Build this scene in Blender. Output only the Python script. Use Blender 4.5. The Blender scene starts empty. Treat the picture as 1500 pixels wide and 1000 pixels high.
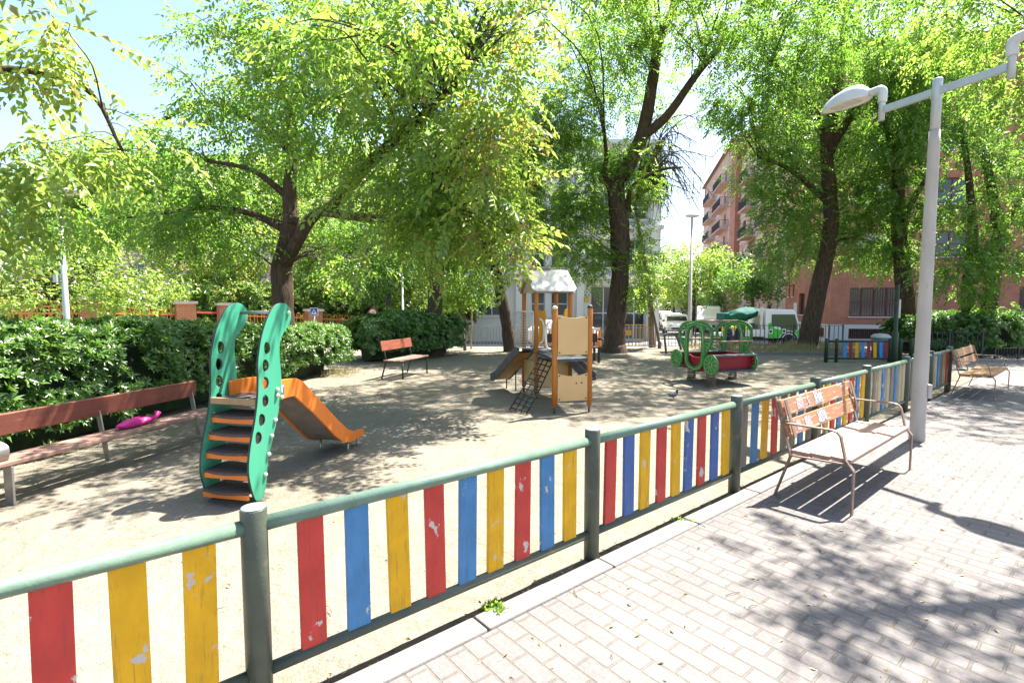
import bpy, bmesh, math, random
import numpy as np
from mathutils import Vector as V, Matrix as M, noise
random.seed(7); rng = np.random.default_rng(11)
S = bpy.context.scene
COL = S.collection
R = math.radians
ORIG = {}

# ---------------------------------------------------------------- camera maths (18 mm lens, eye at 1.68 m, looking a little down)
F, EYE, PITCH = 750.0, 1.68, math.atan(55 / 750)
def ray(u, v):
    x = (u - 750) / F; y = -(v - 500) / F
    return V((x, math.cos(PITCH) + y * math.sin(PITCH), -math.sin(PITCH) + y * math.cos(PITCH)))
def g(u, v, z=0.0):
    d = ray(u, v); return V((0, 0, EYE)) + d * ((z - EYE) / d.z)
def at(u, v, Y):
    d = ray(u, v); return V((0, 0, EYE)) + d * (Y / d.y)
def sstep(a, b, x):
    t = min(1, max(0, (x - a) / (b - a))); return t * t * (3 - 2 * t)
def gz(x, y): return -0.55 * sstep(19.8, 24.5, y)

# ---------------------------------------------------------------- materials
def nodes(name):
    m = bpy.data.materials.new(name); m.use_nodes = True
    nt = m.node_tree; nt.nodes.clear()
    return m, nt, nt.nodes, nt.links
def rgb(c): return (c[0], c[1], c[2], 1.0)
def nd(N, t, **k):
    n = N.new(t)
    for a, b in k.items(): setattr(n, a, b)
    return n
def mixc(N, L, fac, a, b, blend='MIX'):
    n = nd(N, 'ShaderNodeMix', data_type='RGBA', blend_type=blend)
    for sock, val in ((n.inputs[0], fac), (n.inputs[6], a), (n.inputs[7], b)):
        if isinstance(val, (int, float)): sock.default_value = val
        elif isinstance(val, tuple): sock.default_value = rgb(val)
        else: L.new(val, sock)
    return n.outputs[2]
def ramp(N, L, src, p0, p1, c0=(0, 0, 0), c1=(1, 1, 1)):
    r = nd(N, 'ShaderNodeValToRGB'); e = r.color_ramp.elements
    e[0].position = p0; e[1].position = p1; e[0].color = rgb(c0); e[1].color = rgb(c1)
    L.new(src, r.inputs[0]); return r.outputs[0]
def noisen(N, L, vec, scale, detail=4, rough=.55):
    n = nd(N, 'ShaderNodeTexNoise'); n.inputs['Scale'].default_value = scale
    n.inputs['Detail'].default_value = detail; n.inputs['Roughness'].default_value = rough
    if vec is not None: L.new(vec, n.inputs['Vector'])
    return n.outputs[0]
def pm(name, c1, c2=None, scale=6, rough=.6, bump=0, bscale=40, metal=0, spec=.4, chips=None, stretch=None, coord='Object', rvar=.12, dirt=None, dstretch=None):
    m, nt, N, L = nodes(name)
    out = nd(N, 'ShaderNodeOutputMaterial'); b = nd(N, 'ShaderNodeBsdfPrincipled'); L.new(b.outputs[0], out.inputs[0])
    tc = nd(N, 'ShaderNodeTexCoord'); vec = tc.outputs[coord]
    if stretch:
        mp = nd(N, 'ShaderNodeMapping'); mp.inputs['Scale'].default_value = stretch; L.new(vec, mp.inputs[0]); vec = mp.outputs[0]
    c2 = c2 or tuple(x * .75 for x in c1)
    n1 = noisen(N, L, vec, scale)
    col = mixc(N, L, ramp(N, L, n1, .32, .68), c1, c2)
    if dirt:
        dv = vec
        if dstretch: mq = nd(N, 'ShaderNodeMapping'); mq.inputs['Scale'].default_value = dstretch; L.new(tc.outputs[coord], mq.inputs[0]); dv = mq.outputs[0]
        nn = noisen(N, L, dv, dirt[1], 6, .65)
        col = mixc(N, L, ramp(N, L, nn, dirt[2], dirt[2] + .12), col, dirt[0])
    if chips:
        nn = noisen(N, L, vec, chips[1], 5, .6)
        col = mixc(N, L, ramp(N, L, nn, chips[2], chips[2] + .02), col, chips[0])
    L.new(col, b.inputs['Base Color'])
    mr = nd(N, 'ShaderNodeMapRange'); L.new(n1, mr.inputs[0]); mr.inputs[3].default_value = max(.05, rough - rvar); mr.inputs[4].default_value = min(1, rough + rvar)
    L.new(mr.outputs[0], b.inputs['Roughness'])
    b.inputs['Metallic'].default_value = metal; b.inputs['Specular IOR Level'].default_value = spec
    if bump:
        bp = nd(N, 'ShaderNodeBump'); bp.inputs['Strength'].default_value = bump; bp.inputs['Distance'].default_value = .02
        L.new(noisen(N, L, vec, bscale, 6, .6), bp.inputs['Height']); L.new(bp.outputs[0], b.inputs['Normal'])
    return m
def leafmat(name, ca, cb, ta, tb, mixf=.5, gloss=.035):
    m, nt, N, L = nodes(name)
    out = nd(N, 'ShaderNodeOutputMaterial')
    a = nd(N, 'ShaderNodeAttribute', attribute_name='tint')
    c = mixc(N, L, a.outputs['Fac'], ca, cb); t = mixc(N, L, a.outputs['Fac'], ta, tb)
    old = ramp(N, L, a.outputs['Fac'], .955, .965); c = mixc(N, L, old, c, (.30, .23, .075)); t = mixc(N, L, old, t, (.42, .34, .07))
    d = nd(N, 'ShaderNodeBsdfDiffuse'); L.new(c, d.inputs[0])
    tr = nd(N, 'ShaderNodeBsdfTranslucent'); L.new(t, tr.inputs[0])
    mx = nd(N, 'ShaderNodeMixShader'); mx.inputs[0].default_value = mixf; L.new(d.outputs[0], mx.inputs[1]); L.new(tr.outputs[0], mx.inputs[2])
    gl = nd(N, 'ShaderNodeBsdfGlossy'); gl.inputs['Roughness'].default_value = .35; gl.inputs[0].default_value = (1, 1, 1, 1)
    m2 = nd(N, 'ShaderNodeMixShader'); m2.inputs[0].default_value = gloss; L.new(mx.outputs[0], m2.inputs[1]); L.new(gl.outputs[0], m2.inputs[2])
    L.new(m2.outputs[0], out.inputs[0]); return m
def glassmat(name, c=(.03, .035, .04), rough=.06):
    m, nt, N, L = nodes(name)
    out = nd(N, 'ShaderNodeOutputMaterial'); b = nd(N, 'ShaderNodeBsdfPrincipled'); L.new(b.outputs[0], out.inputs[0])
    b.inputs['Base Color'].default_value = rgb(c); b.inputs['Roughness'].default_value = rough; b.inputs['Specular IOR Level'].default_value = .7
    return m
def brickmat(name, c1, c2, mort, bw=.25, rh=.065, ms=.008, axis='xz', bump=.3, rough=.85):
    m, nt, N, L = nodes(name)
    out = nd(N, 'ShaderNodeOutputMaterial'); b = nd(N, 'ShaderNodeBsdfPrincipled'); L.new(b.outputs[0], out.inputs[0])
    tc = nd(N, 'ShaderNodeTexCoord'); sx = nd(N, 'ShaderNodeSeparateXYZ'); L.new(tc.outputs['Object'], sx.inputs[0])
    cx = nd(N, 'ShaderNodeCombineXYZ')
    if axis == 'xz':
        ad = nd(N, 'ShaderNodeMath', operation='ADD'); L.new(sx.outputs[0], ad.inputs[0]); L.new(sx.outputs[1], ad.inputs[1])
        L.new(ad.outputs[0], cx.inputs[0]); L.new(sx.outputs[2], cx.inputs[1])
    else:
        L.new(sx.outputs[0], cx.inputs[0]); L.new(sx.outputs[1], cx.inputs[1])
    br = nd(N, 'ShaderNodeTexBrick'); L.new(cx.outputs[0], br.inputs['Vector'])
    br.inputs['Color1'].default_value = rgb(c1); br.inputs['Color2'].default_value = rgb(c2); br.inputs['Mortar'].default_value = rgb(mort)
    br.inputs['Scale'].default_value = 1; br.inputs['Brick Width'].default_value = bw; br.inputs['Row Height'].default_value = rh
    br.inputs['Mortar Size'].default_value = ms; br.inputs['Mortar Smooth'].default_value = .35; br.inputs['Bias'].default_value = 0
    n = noisen(N, L, tc.outputs['Object'], 1.3, 5); n2 = noisen(N, L, tc.outputs['Object'], 38, 5, .7)
    col = mixc(N, L, 1.0, br.outputs['Color'], ramp(N, L, n, .25, .75, (.72, .72, .72), (1.12, 1.1, 1.08)), 'MULTIPLY')
    col = mixc(N, L, 1.0, col, ramp(N, L, n2, .25, .8, (.74, .74, .74), (1.15, 1.15, 1.15)), 'MULTIPLY')
    L.new(col, b.inputs['Base Color']); b.inputs['Roughness'].default_value = rough; b.inputs['Specular IOR Level'].default_value = .3
    iv = nd(N, 'ShaderNodeMath', operation='MULTIPLY_ADD'); L.new(br.outputs['Fac'], iv.inputs[0]); iv.inputs[1].default_value = -1; L.new(n2, iv.inputs[2])
    bp = nd(N, 'ShaderNodeBump'); bp.inputs['Strength'].default_value = bump; bp.inputs['Distance'].default_value = .008
    L.new(iv.outputs[0], bp.inputs['Height']); L.new(bp.outputs[0], b.inputs['Normal'])
    return m

# ---------------------------------------------------------------- mesh builder
class MB:
    def __init__(s): s.v = []; s.f = []; s.m = []; s.sm = []
    def add(s, vs, fs, mi=0, sm=False):
        o = len(s.v); s.v += [V(p) for p in vs]
        for f in fs: s.f.append([i + o for i in f]); s.m.append(mi); s.sm.append(sm)
        return s
    def box(s, c, size, rot=None, mi=0):
        x, y, z = (k / 2 for k in size); c = V(c)
        P = [V((a * x, b * y, d * z)) for a in (-1, 1) for b in (-1, 1) for d in (-1, 1)]
        if rot is not None: P = [rot @ p for p in P]
        return s.add([c + p for p in P], [(0, 1, 3, 2), (4, 6, 7, 5), (0, 4, 5, 1), (2, 3, 7, 6), (0, 2, 6, 4), (1, 5, 7, 3)], mi)
    def bar(s, p, q, w, h, up=(0, 0, 1), mi=0):
        p, q = V(p), V(q); d = (q - p); l = d.length; d.normalize(); sd = d.cross(V(up))
        if sd.length < 1e-4: sd = d.cross(V((1, 0, 0)))
        sd.normalize(); u = sd.cross(d)
        rot = M((d, sd, u)).transposed()
        return s.box((p + q) / 2, (l, w, h), rot, mi)
    def strip(s, pts, w, t, side, mi=0):
        for a, b in zip(pts[:-1], pts[1:]): s.bar(a, b, w, t, up=V(side).cross(V(b) - V(a)), mi=mi)
        return s
    def tube(s, pts, r, n=8, mi=0, caps=True, sm=True):
        pts = [V(p) for p in pts]
        rs = r if isinstance(r, (list, tuple)) else [r] * len(pts)
        o = len(s.v); prev = None
        for i, p in enumerate(pts):
            d = (pts[min(i + 1, len(pts) - 1)] - pts[max(i - 1, 0)]).normalized()
            if prev is None: a = d.orthogonal().normalized()
            else:
                a = prev - d * prev.dot(d)
                a = a.normalized() if a.length > 1e-5 else d.orthogonal().normalized()
            prev = a; b = d.cross(a)
            for k in range(n):
                t = 2 * math.pi * k / n; s.v.append(p + (a * math.cos(t) + b * math.sin(t)) * rs[i])
        for i in range(len(pts) - 1):
            for k in range(n):
                k2 = (k + 1) % n
                s.f.append([o + i * n + k, o + i * n + k2, o + (i + 1) * n + k2, o + (i + 1) * n + k]); s.m.append(mi); s.sm.append(sm)
        if caps:
            s.f.append([o + k for k in range(n)][::-1]); s.m.append(mi); s.sm.append(False)
            e = o + (len(pts) - 1) * n
            s.f.append([e + k for k in range(n)]); s.m.append(mi); s.sm.append(False)
        return s
    def lathe(s, prof, c=(0, 0, 0), axis=(0, 0, 1), n=16, mi=0, sm=True):
        ax = V(axis).normalized(); a = ax.orthogonal().normalized(); b = ax.cross(a); c = V(c); o = len(s.v)
        for r, z in prof:
            for k in range(n):
                t = 2 * math.pi * k / n; s.v.append(c + ax * z + (a * math.cos(t) + b * math.sin(t)) * r)
        for i in range(len(prof) - 1):
            for k in range(n):
                k2 = (k + 1) % n
                s.f.append([o + i * n + k, o + i * n + k2, o + (i + 1) * n + k2, o + (i + 1) * n + k]); s.m.append(mi); s.sm.append(sm)
        s.f.append([o + k for k in range(n)][::-1]); s.m.append(mi); s.sm.append(False)
        e = o + (len(prof) - 1) * n; s.f.append([e + k for k in range(n)]); s.m.append(mi); s.sm.append(False)
        return s
    def ell(s, c, r, rot=None, nu=12, nv=8, mi=0, jit=0):
        c = V(c); o = len(s.v)
        def P(t, p):
            q = V((r[0] * math.sin(p) * math.cos(t), r[1] * math.sin(p) * math.sin(t), r[2] * math.cos(p)))
            if jit: q *= 1 + jit * noise.noise(q * (2.2 / max(r)) + c)
            return c + (rot @ q if rot is not None else q)
        for i in range(nv + 1):
            for k in range(nu): s.v.append(P(2 * math.pi * k / nu, max(.02, min(math.pi - .02, math.pi * i / nv))))
        for i in range(nv):
            for k in range(nu):
                k2 = (k + 1) % nu
                s.f.append([o + i * nu + k, o + (i + 1) * nu + k, o + (i + 1) * nu + k2, o + i * nu + k2]); s.m.append(mi); s.sm.append(True)
        return s
    def plate(s, out, holes, th, O, X, Y, mi=0, mi_edge=None, sm=False):
        """flat plate with holes: outline in (x,y) of the frame O,X,Y; thickness centred"""
        O, X, Y = V(O), V(X).normalized(), V(Y).normalized(); Nn = X.cross(Y)
        bm = bmesh.new(); es = []
        for lp in [out] + list(holes):
            vs = [bm.verts.new(O + X * a + Y * b - Nn * th / 2) for a, b in lp]
            es += [bm.edges.new((vs[i], vs[(i + 1) % len(vs)])) for i in range(len(vs))]
        bmesh.ops.triangle_fill(bm, edges=es, use_beauty=True, use_dissolve=False)
        bmesh.ops.recalc_face_normals(bm, faces=bm.faces[:])
        fr = bm.faces[:]
        if fr and sum(f.normal.dot(Nn) * f.calc_area() for f in fr) > 0:
            bmesh.ops.reverse_faces(bm, faces=fr)
        o = len(s.v); bm.verts.index_update(); nv = len(bm.verts)
        vs = [v.co.copy() for v in bm.verts]; s.v += vs + [p + Nn * th for p in vs]
        me = mi if mi_edge is None else mi_edge
        for f in bm.faces:
            ix = [v.index for v in f.verts]
            s.f.append([o + i for i in ix]); s.m.append(mi); s.sm.append(False)
            s.f.append([o + nv + i for i in ix[::-1]]); s.m.append(mi); s.sm.append(False)
        for e in bm.edges:
            if len(e.link_faces) == 1:
                l = e.link_loops[0]; a, b = l.vert.index, l.link_loop_next.vert.index
                s.f.append([o + b, o + a, o + nv + a, o + nv + b]); s.m.append(me); s.sm.append(sm)
        bm.free(); return s
    def build(s, name, mats, parent=None, w=False, loc=None, rotz=0, bevel=0, seg=2, sub=0):
        me = bpy.data.meshes.new(name)
        vs = s.v
        if parent is not None and w:
            inv = ORIG[parent.name].inverted(); vs = [inv @ p for p in vs]
        mat = None
        if parent is None:
            mat = M.Translation(V(loc or (0, 0, 0))) @ M.Rotation(rotz, 4, 'Z')
            if w: inv = mat.inverted(); vs = [inv @ p for p in vs]
        me.from_pydata([tuple(p) for p in vs], [], s.f)
        for mm in (mats if isinstance(mats, (list, tuple)) else [mats]): me.materials.append(mm)
        me.polygons.foreach_set('material_index', s.m); me.polygons.foreach_set('use_smooth', s.sm)
        me.update()
        o = bpy.data.objects.new(name, me); COL.objects.link(o)
        if parent is not None: o.parent = parent; ORIG[o.name] = ORIG[parent.name]
        else: o.matrix_world = mat; ORIG[o.name] = mat
        if bevel:
            b = o.modifiers.new('Bevel', 'BEVEL'); b.width = bevel; b.segments = seg; b.limit_method = 'ANGLE'; b.angle_limit = R(35)
        if sub: q = o.modifiers.new('Sub', 'SUBSURF'); q.levels = q.render_levels = sub
        return o
def tag(o, label, cat, group=None, kind=None):
    if label: o['label'] = label
    if cat: o['category'] = cat
    if group: o['group'] = group
    if kind: o['kind'] = kind
    return o
def thing(name, label, cat, loc=(0, 0, 0), rotz=0, group=None):
    o = bpy.data.objects.new(name, None); COL.objects.link(o); o.empty_display_size = .2
    o.matrix_world = M.Translation(V(loc)) @ M.Rotation(rotz, 4, 'Z'); ORIG[o.name] = M.Translation(V(loc)) @ M.Rotation(rotz, 4, 'Z')
    return tag(o, label, cat, group)
def struct(o): o['kind'] = 'structure'; return o
KIDS = {}
def dup(root, loc, rotz=0, label=None, scale=None):
    kids = {}
    for o in bpy.data.objects:
        if o.parent: kids.setdefault(o.parent.name, []).append(o)
    def rec(o, parent):
        c = o.copy(); COL.objects.link(c); c.parent = parent
        for k in kids.get(o.name, []): rec(k, c)
        return c
    c = rec(root, None); c.matrix_world = M.Translation(V(loc)) @ M.Rotation(rotz, 4, 'Z') @ (M.Scale(scale, 4) if scale else M.Identity(4))
    if label: c['label'] = label
    ORIG[c.name] = c.matrix_world.copy()
    return c
def copypart(o, parent, off=(0, 0, 0)):
    c = o.copy(); COL.objects.link(c); c.parent = parent; c.location = V(o.location) + V(off); ORIG[c.name] = ORIG[parent.name]
    return c
def curve(pts, n=6):
    """Catmull-Rom through points"""
    P = [V(p) for p in pts]; P = [P[0] * 2 - P[1]] + P + [P[-1] * 2 - P[-2]]; out = []
    for i in range(1, len(P) - 2):
        for k in range(n):
            t = k / n; a, b, c, d = P[i - 1], P[i], P[i + 1], P[i + 2]
            out.append(.5 * ((2 * b) + (c - a) * t + (2 * a - 5 * b + 4 * c - d) * t * t + (3 * b - a - 3 * c + d) * t ** 3))
    out.append(P[-2]); return out
def curve2(pts, n=4, closed=True):
    P = [V((a, b, 0)) for a, b in pts]; m = len(P); out = []
    for i in range(m):
        a, b, c, d = P[i - 1], P[i], P[(i + 1) % m], P[(i + 2) % m]
        for k in range(n):
            t = k / n; q = .5 * ((2 * b) + (c - a) * t + (2 * a - 5 * b + 4 * c - d) * t * t + (3 * b - a - 3 * c + d) * t ** 3)
            out.append((q.x, q.y))
    return out

# ---------------------------------------------------------------- leaves
def leafq(base, d, nrm, l, w, fold=.25):
    d = V(d).normalized(); sd = d.cross(V(nrm)).normalized(); n = sd.cross(d)
    b = V(base)
    return [b, b + d * l * .45 + sd * w / 2 + n * fold * w, b + d * l - n * .08 * l, b + d * l * .45 - sd * w / 2 + n * fold * w]
def t_pinnate(seed, k=10, ll=.26, wr=.5, droop=.25):
    r = random.Random(seed); q = []
    for i in range(k):
        t = .12 + .88 * i / (k - 1); sgn = 1 if i % 2 else -1
        p = V((t, 0, -droop * t * t)); tang = V((1, 0, -2 * droop * t)).normalized()
        if i == k - 1: d = tang
        else: d = (tang * .75 + V((0, sgn, 0)) * .8 + V((0, 0, r.uniform(-.4, .1)))).normalized()
        q += leafq(p, d, V((r.uniform(-.5, .5), r.uniform(-.5, .5), 1)), ll * r.uniform(.75, 1.15), ll * wr * r.uniform(.8, 1.1))
    return np.array([tuple(p) for p in q])
def t_rosette(seed, k=10, wr=.34):
    r = random.Random(seed); q = []
    for i in range(k):
        a = 2.4 * i + r.uniform(-.2, .2); e = r.uniform(.0, .9)
        d = V((math.sin(a) * math.cos(e), math.cos(a) * math.cos(e), math.sin(e)))
        d = V((d.z, d.x, d.y))          # whorl opens along +x
        q += leafq(d * .05 + V((-.25 * r.random(), 0, 0)), d, V((1, 0, 0)) + d * .2, r.uniform(.7, 1.1), wr * r.uniform(.8, 1.1))
    return np.array([tuple(p) for p in q])
def t_bunch(seed, k=12, ll=.3, wr=.6):
    r = random.Random(seed); q = []
    for i in range(k):
        p = V((r.uniform(0, 1), r.uniform(-.4, .4), r.uniform(-.35, .35)))
        d = V((r.uniform(0, 1), r.uniform(-1, 1), r.uniform(-.9, .3)))
        q += leafq(p, d, V((r.uniform(-.6, .6), r.uniform(-.6, .6), 1)), ll * r.uniform(.7, 1.15), ll * wr * r.uniform(.8, 1.1))
    return np.array([tuple(p) for p in q])
PIN = [t_pinnate(i) for i in range(6)]
ROS = [t_rosette(i) for i in range(6)]
BUN = [t_bunch(i) for i in range(6)]
def leaf_mesh(name, pos, dirs, scale, tmpl, mat, tint, parent=None, loc=(0, 0, 0), tintvar=.3):
    """one mesh of leaf sprays: pos/dirs (N,3), scale (N,), tint (N,)"""
    N = len(pos); pos = np.asarray(pos) - np.array(loc); dirs = np.asarray(dirs, float)
    dirs /= np.linalg.norm(dirs, axis=1)[:, None] + 1e-9
    up = np.tile([0, 0, 1.], (N, 1)) + rng.normal(0, .35, (N, 3))
    y = np.cross(up, dirs); y /= np.linalg.norm(y, axis=1)[:, None] + 1e-9
    z = np.cross(dirs, y)
    which = rng.integers(0, len(tmpl), N); Vs = []; Tn = []
    for k, T in enumerate(tmpl):
        ix = np.where(which == k)[0]
        if not len(ix): continue
        s = scale[ix][:, None, None]
        P = pos[ix][:, None, :] + s * (T[None, :, 0:1] * dirs[ix][:, None, :] + T[None, :, 1:2] * y[ix][:, None, :] + T[None, :, 2:3] * z[ix][:, None, :])
        Vs.append(P.reshape(-1, 3))
        K = len(T) // 4
        Tn.append(np.clip(np.repeat(tint[ix], K) + rng.uniform(-tintvar, tintvar, len(ix) * K), 0, 1))
    P = np.concatenate(Vs).astype(np.float32); tn = np.concatenate(Tn).astype(np.float32); nl = len(P) // 4
    me = bpy.data.meshes.new(name)
    me.vertices.add(len(P)); me.vertices.foreach_set('co', P.ravel())
    b = np.arange(nl, dtype=np.int32)[:, None] * 4
    lo = np.concatenate([b, b + 1, b + 2, b, b + 2, b + 3], 1).ravel()
    me.loops.add(len(lo)); me.loops.foreach_set('vertex_index', lo.astype(np.int32))
    me.polygons.add(nl * 2); me.polygons.foreach_set('loop_start', np.arange(0, nl * 6, 3, dtype=np.int32))
    a = me.attributes.new('tint', 'FLOAT', 'FACE'); a.data.foreach_set('value', np.repeat(tn, 2))
    me.materials.append(mat); me.update(); me.validate()
    o = bpy.data.objects.new(name, me); COL.objects.link(o)
    if parent is not None: o.parent = parent; ORIG[o.name] = ORIG[parent.name]
    else: o.location = loc; ORIG[o.name] = M.Translation(V(loc))
    return o
# ================================================================ materials in use
SAND = None
def sandmat():
    m, nt, N, L = nodes('sand')
    out = nd(N, 'ShaderNodeOutputMaterial'); b = nd(N, 'ShaderNodeBsdfPrincipled'); L.new(b.outputs[0], out.inputs[0])
    vec = nd(N, 'ShaderNodeTexCoord').outputs['Object']
    a = noisen(N, L, vec, .55, 5); f = noisen(N, L, vec, 9, 6, .65); p = noisen(N, L, vec, 150, 3, .7); q = noisen(N, L, vec, 34, 4, .6)
    col = mixc(N, L, ramp(N, L, a, .35, .65), (.228, .20, .155), (.16, .138, .103))
    col = mixc(N, L, ramp(N, L, f, .35, .75), col, (.24, .213, .168))
    col = mixc(N, L, ramp(N, L, q, .60, .66), col, (.20, .155, .10))
    col = mixc(N, L, ramp(N, L, p, .62, .68), col, (.13, .095, .06))
    L.new(col, b.inputs['Base Color']); b.inputs['Roughness'].default_value = .95; b.inputs['Specular IOR Level'].default_value = .15
    vo = nd(N, 'ShaderNodeTexVoronoi', feature='SMOOTH_F1'); vo.inputs['Scale'].default_value = 4.2; L.new(vec, vo.inputs['Vector'])
    fv = nd(N, 'ShaderNodeMath', operation='MULTIPLY_ADD'); L.new(vo.outputs['Distance'], fv.inputs[0]); fv.inputs[1].default_value = .9; L.new(f, fv.inputs[2])
    ad = nd(N, 'ShaderNodeMath', operation='ADD'); L.new(fv.outputs[0], ad.inputs[0]); ad2 = nd(N, 'ShaderNodeMath', operation='MULTIPLY'); L.new(q, ad2.inputs[0]); ad2.inputs[1].default_value = .35
    L.new(ad2.outputs[0], ad.inputs[1])
    bp = nd(N, 'ShaderNodeBump'); bp.inputs['Strength'].default_value = .7; bp.inputs['Distance'].default_value = .07
    L.new(ad.outputs[0], bp.inputs['Height']); L.new(bp.outputs[0], b.inputs['Normal'])
    return m
SAND = sandmat()
PAVE = brickmat('paver', (.200, .181, .172), (.174, .159, .154), (.150, .136, .116), .212, .106, .0075, 'xy', .8, .85)
KERB = pm('kerb_concrete', (.188, .172, .158), (.165, .152, .14), 5, .9, .25, 60, dirt=((.25, .22, .18), 14, .62))
EARTH = pm('earth_asphalt', (.20, .185, .165), (.15, .14, .125), .6, .95, .2, 30, spec=.2)
ASPH = pm('asphalt', (.19, .19, .19), (.15, .15, .15), 1.5, .9, .2, 60, spec=.2)
BARK = pm('bark', (.115, .08, .056), (.05, .034, .025), 7, .95, 1.0, 16, spec=.15, stretch=(3.2, 3.2, .45))
BARK2 = pm('bark_grey', (.20, .16, .12), (.11, .085, .065), 9, .95, .8, 22, spec=.15, stretch=(3, 3, .5))
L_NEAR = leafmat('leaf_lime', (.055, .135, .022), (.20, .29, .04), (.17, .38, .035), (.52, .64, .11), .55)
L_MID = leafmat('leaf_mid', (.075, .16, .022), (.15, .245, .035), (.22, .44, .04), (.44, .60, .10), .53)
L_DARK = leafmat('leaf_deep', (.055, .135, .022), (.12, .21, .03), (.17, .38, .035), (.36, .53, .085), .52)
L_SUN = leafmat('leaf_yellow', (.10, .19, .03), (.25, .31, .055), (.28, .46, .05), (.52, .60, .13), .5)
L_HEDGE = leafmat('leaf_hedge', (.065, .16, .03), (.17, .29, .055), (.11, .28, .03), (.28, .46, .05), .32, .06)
L_DRY = leafmat('leaf_dry', (.30, .22, .10), (.42, .33, .17), (.25, .18, .06), (.35, .26, .1), .3, .03)
L_STRAW = leafmat('straw', (.34, .30, .14), (.46, .40, .22), (.3, .27, .1), (.4, .35, .15), .3, .03)
TWIG = pm('twig', (.16, .12, .09), (.10, .075, .055), 10, .9)

# ================================================================ setting
FD = V((.772, .636, 0)).normalized(); FN = V((-.636, .772, 0)).normalized(); F0 = V((.54, 3.29, 0))
def fw(s, t, z=0): return F0 + FD * s + FN * t + V((0, 0, z))
def sheet(name, mat, rects, zf, label=None):
    """grid sheets in world coordinates: rects of (xs, ys)"""
    mb = MB()
    for xs, ys in rects:
        vs = [V((x, y, zf(x, y))) for y in ys for x in xs]; n = len(xs)
        mb.add(vs, [(j * n + i, j * n + i + 1, (j + 1) * n + i + 1, (j + 1) * n + i) for j in range(len(ys) - 1) for i in range(n - 1)], sm=True)
    return struct(mb.build(name, mat))
def lin(a, b, n): return [a + (b - a) * i / n for i in range(n + 1)]
sheet('ground', EARTH, [([-400, -120, -60] + lin(-30, 40, 35) + [60, 120, 400], [-120, -30, 0, 10, 17] + lin(18, 26, 16) + [32, 45, 70, 120, 300, 700])], lambda x, y: gz(x, y) - .05)
# the sand of the playground, laid out along the fence
ss = lin(-9, 26, 175); tt = [-.03] + lin(.1, 21, 105)
mb = MB(); idx = {}
for i, s in enumerate(ss):
    for j, t in enumerate(tt):
        p = fw(s, t); h = noise.noise(V((p.x * .9, p.y * .9, 3))) * .016 + noise.noise(V((p.x * 3.1, p.y * 3.1, 9))) * .007 - .014
        idx[i, j] = len(mb.v); mb.v.append(V((p.x, p.y, h)))
for i in range(len(ss) - 1):
    for j in range(len(tt) - 1):
        c = fw(ss[i], tt[j])
        if c.y < 19.7 and c.x > -13 and not (c.x > 11.6) and c.y > -3: mb.f.append([idx[i, j], idx[i + 1, j], idx[i + 1, j + 1], idx[i, j + 1]]); mb.m.append(0); mb.sm.append(True)
struct(mb.build('playground_sand', SAND))
# pavement of small blocks and its edging kerb
mb = MB(); mb.add([(a, b, 0) for a, b in ((-18, -12), (-.335, -12), (-.335, 30), (-18, 30))], [(0, 1, 2, 3)])
pv = mb.build('pavement', PAVE, loc=F0 + V((0, 0, .002)), rotz=math.atan2(FN.y, FN.x)); struct(pv)
# local x = FN, local y = -FD, so the long side of the blocks runs away from the kerb
mb2 = MB(); mb2.add([fw(s, t, .002) for s, t in ((-12, -18), (30, -18), (30, -.179), (-12, -.179))], [(0, 1, 2, 3)])
bpy.data.objects.remove(pv); pv = mb2.build('pavement', PAVE, loc=F0, rotz=math.atan2(FN.y, FN.x), w=True); struct(pv)
mb = MB(); s = -9.0; k = 0
while s < 17:
    mb.box(fw(s + .5, -.108, -.06 + .0015 * (k % 3)), (.992, .142, .15), M.Rotation(math.atan2(FD.y, FD.x), 3, 'Z')); s += 1.0; k += 1
struct(mb.build('kerb', KERB, bevel=.012))
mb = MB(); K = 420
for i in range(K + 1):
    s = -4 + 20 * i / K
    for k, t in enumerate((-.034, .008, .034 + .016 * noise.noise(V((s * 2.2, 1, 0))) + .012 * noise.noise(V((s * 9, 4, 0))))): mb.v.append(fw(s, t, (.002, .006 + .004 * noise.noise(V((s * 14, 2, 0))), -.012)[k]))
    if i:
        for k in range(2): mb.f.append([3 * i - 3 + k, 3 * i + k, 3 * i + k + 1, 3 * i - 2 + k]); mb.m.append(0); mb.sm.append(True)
struct(mb.build('kerb_soil_shadow', pm('soil_shadow_tone', (.105, .075, .048), (.06, .042, .027), 18, .95, .6, 60)))  # soil in the kerb gap, coloured dark to widen the fence's shadow line
# forecourt beyond the end of the fence, and the street
sheet('path', KERB, [(lin(11.2, 34, 12), lin(13.0, 30, 22))], lambda x, y: gz(x, y) + .006)
mb = MB(); a = V((9.6, 33, -.54)); d = V((.227, .974, 0)); n = V((.974, -.227, 0))
mb.add([a, a + n * 9.2, a + n * 9.2 + d * 300, a + d * 300], [(0, 1, 2, 3)])
mb.add([V((-60, 24.6, -.54)), V((18, 24.6, -.54)), V((18, 30.3, -.54)), V((-60, 30.3, -.54))], [(0, 1, 2, 3)])
struct(mb.build('road', ASPH))

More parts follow.
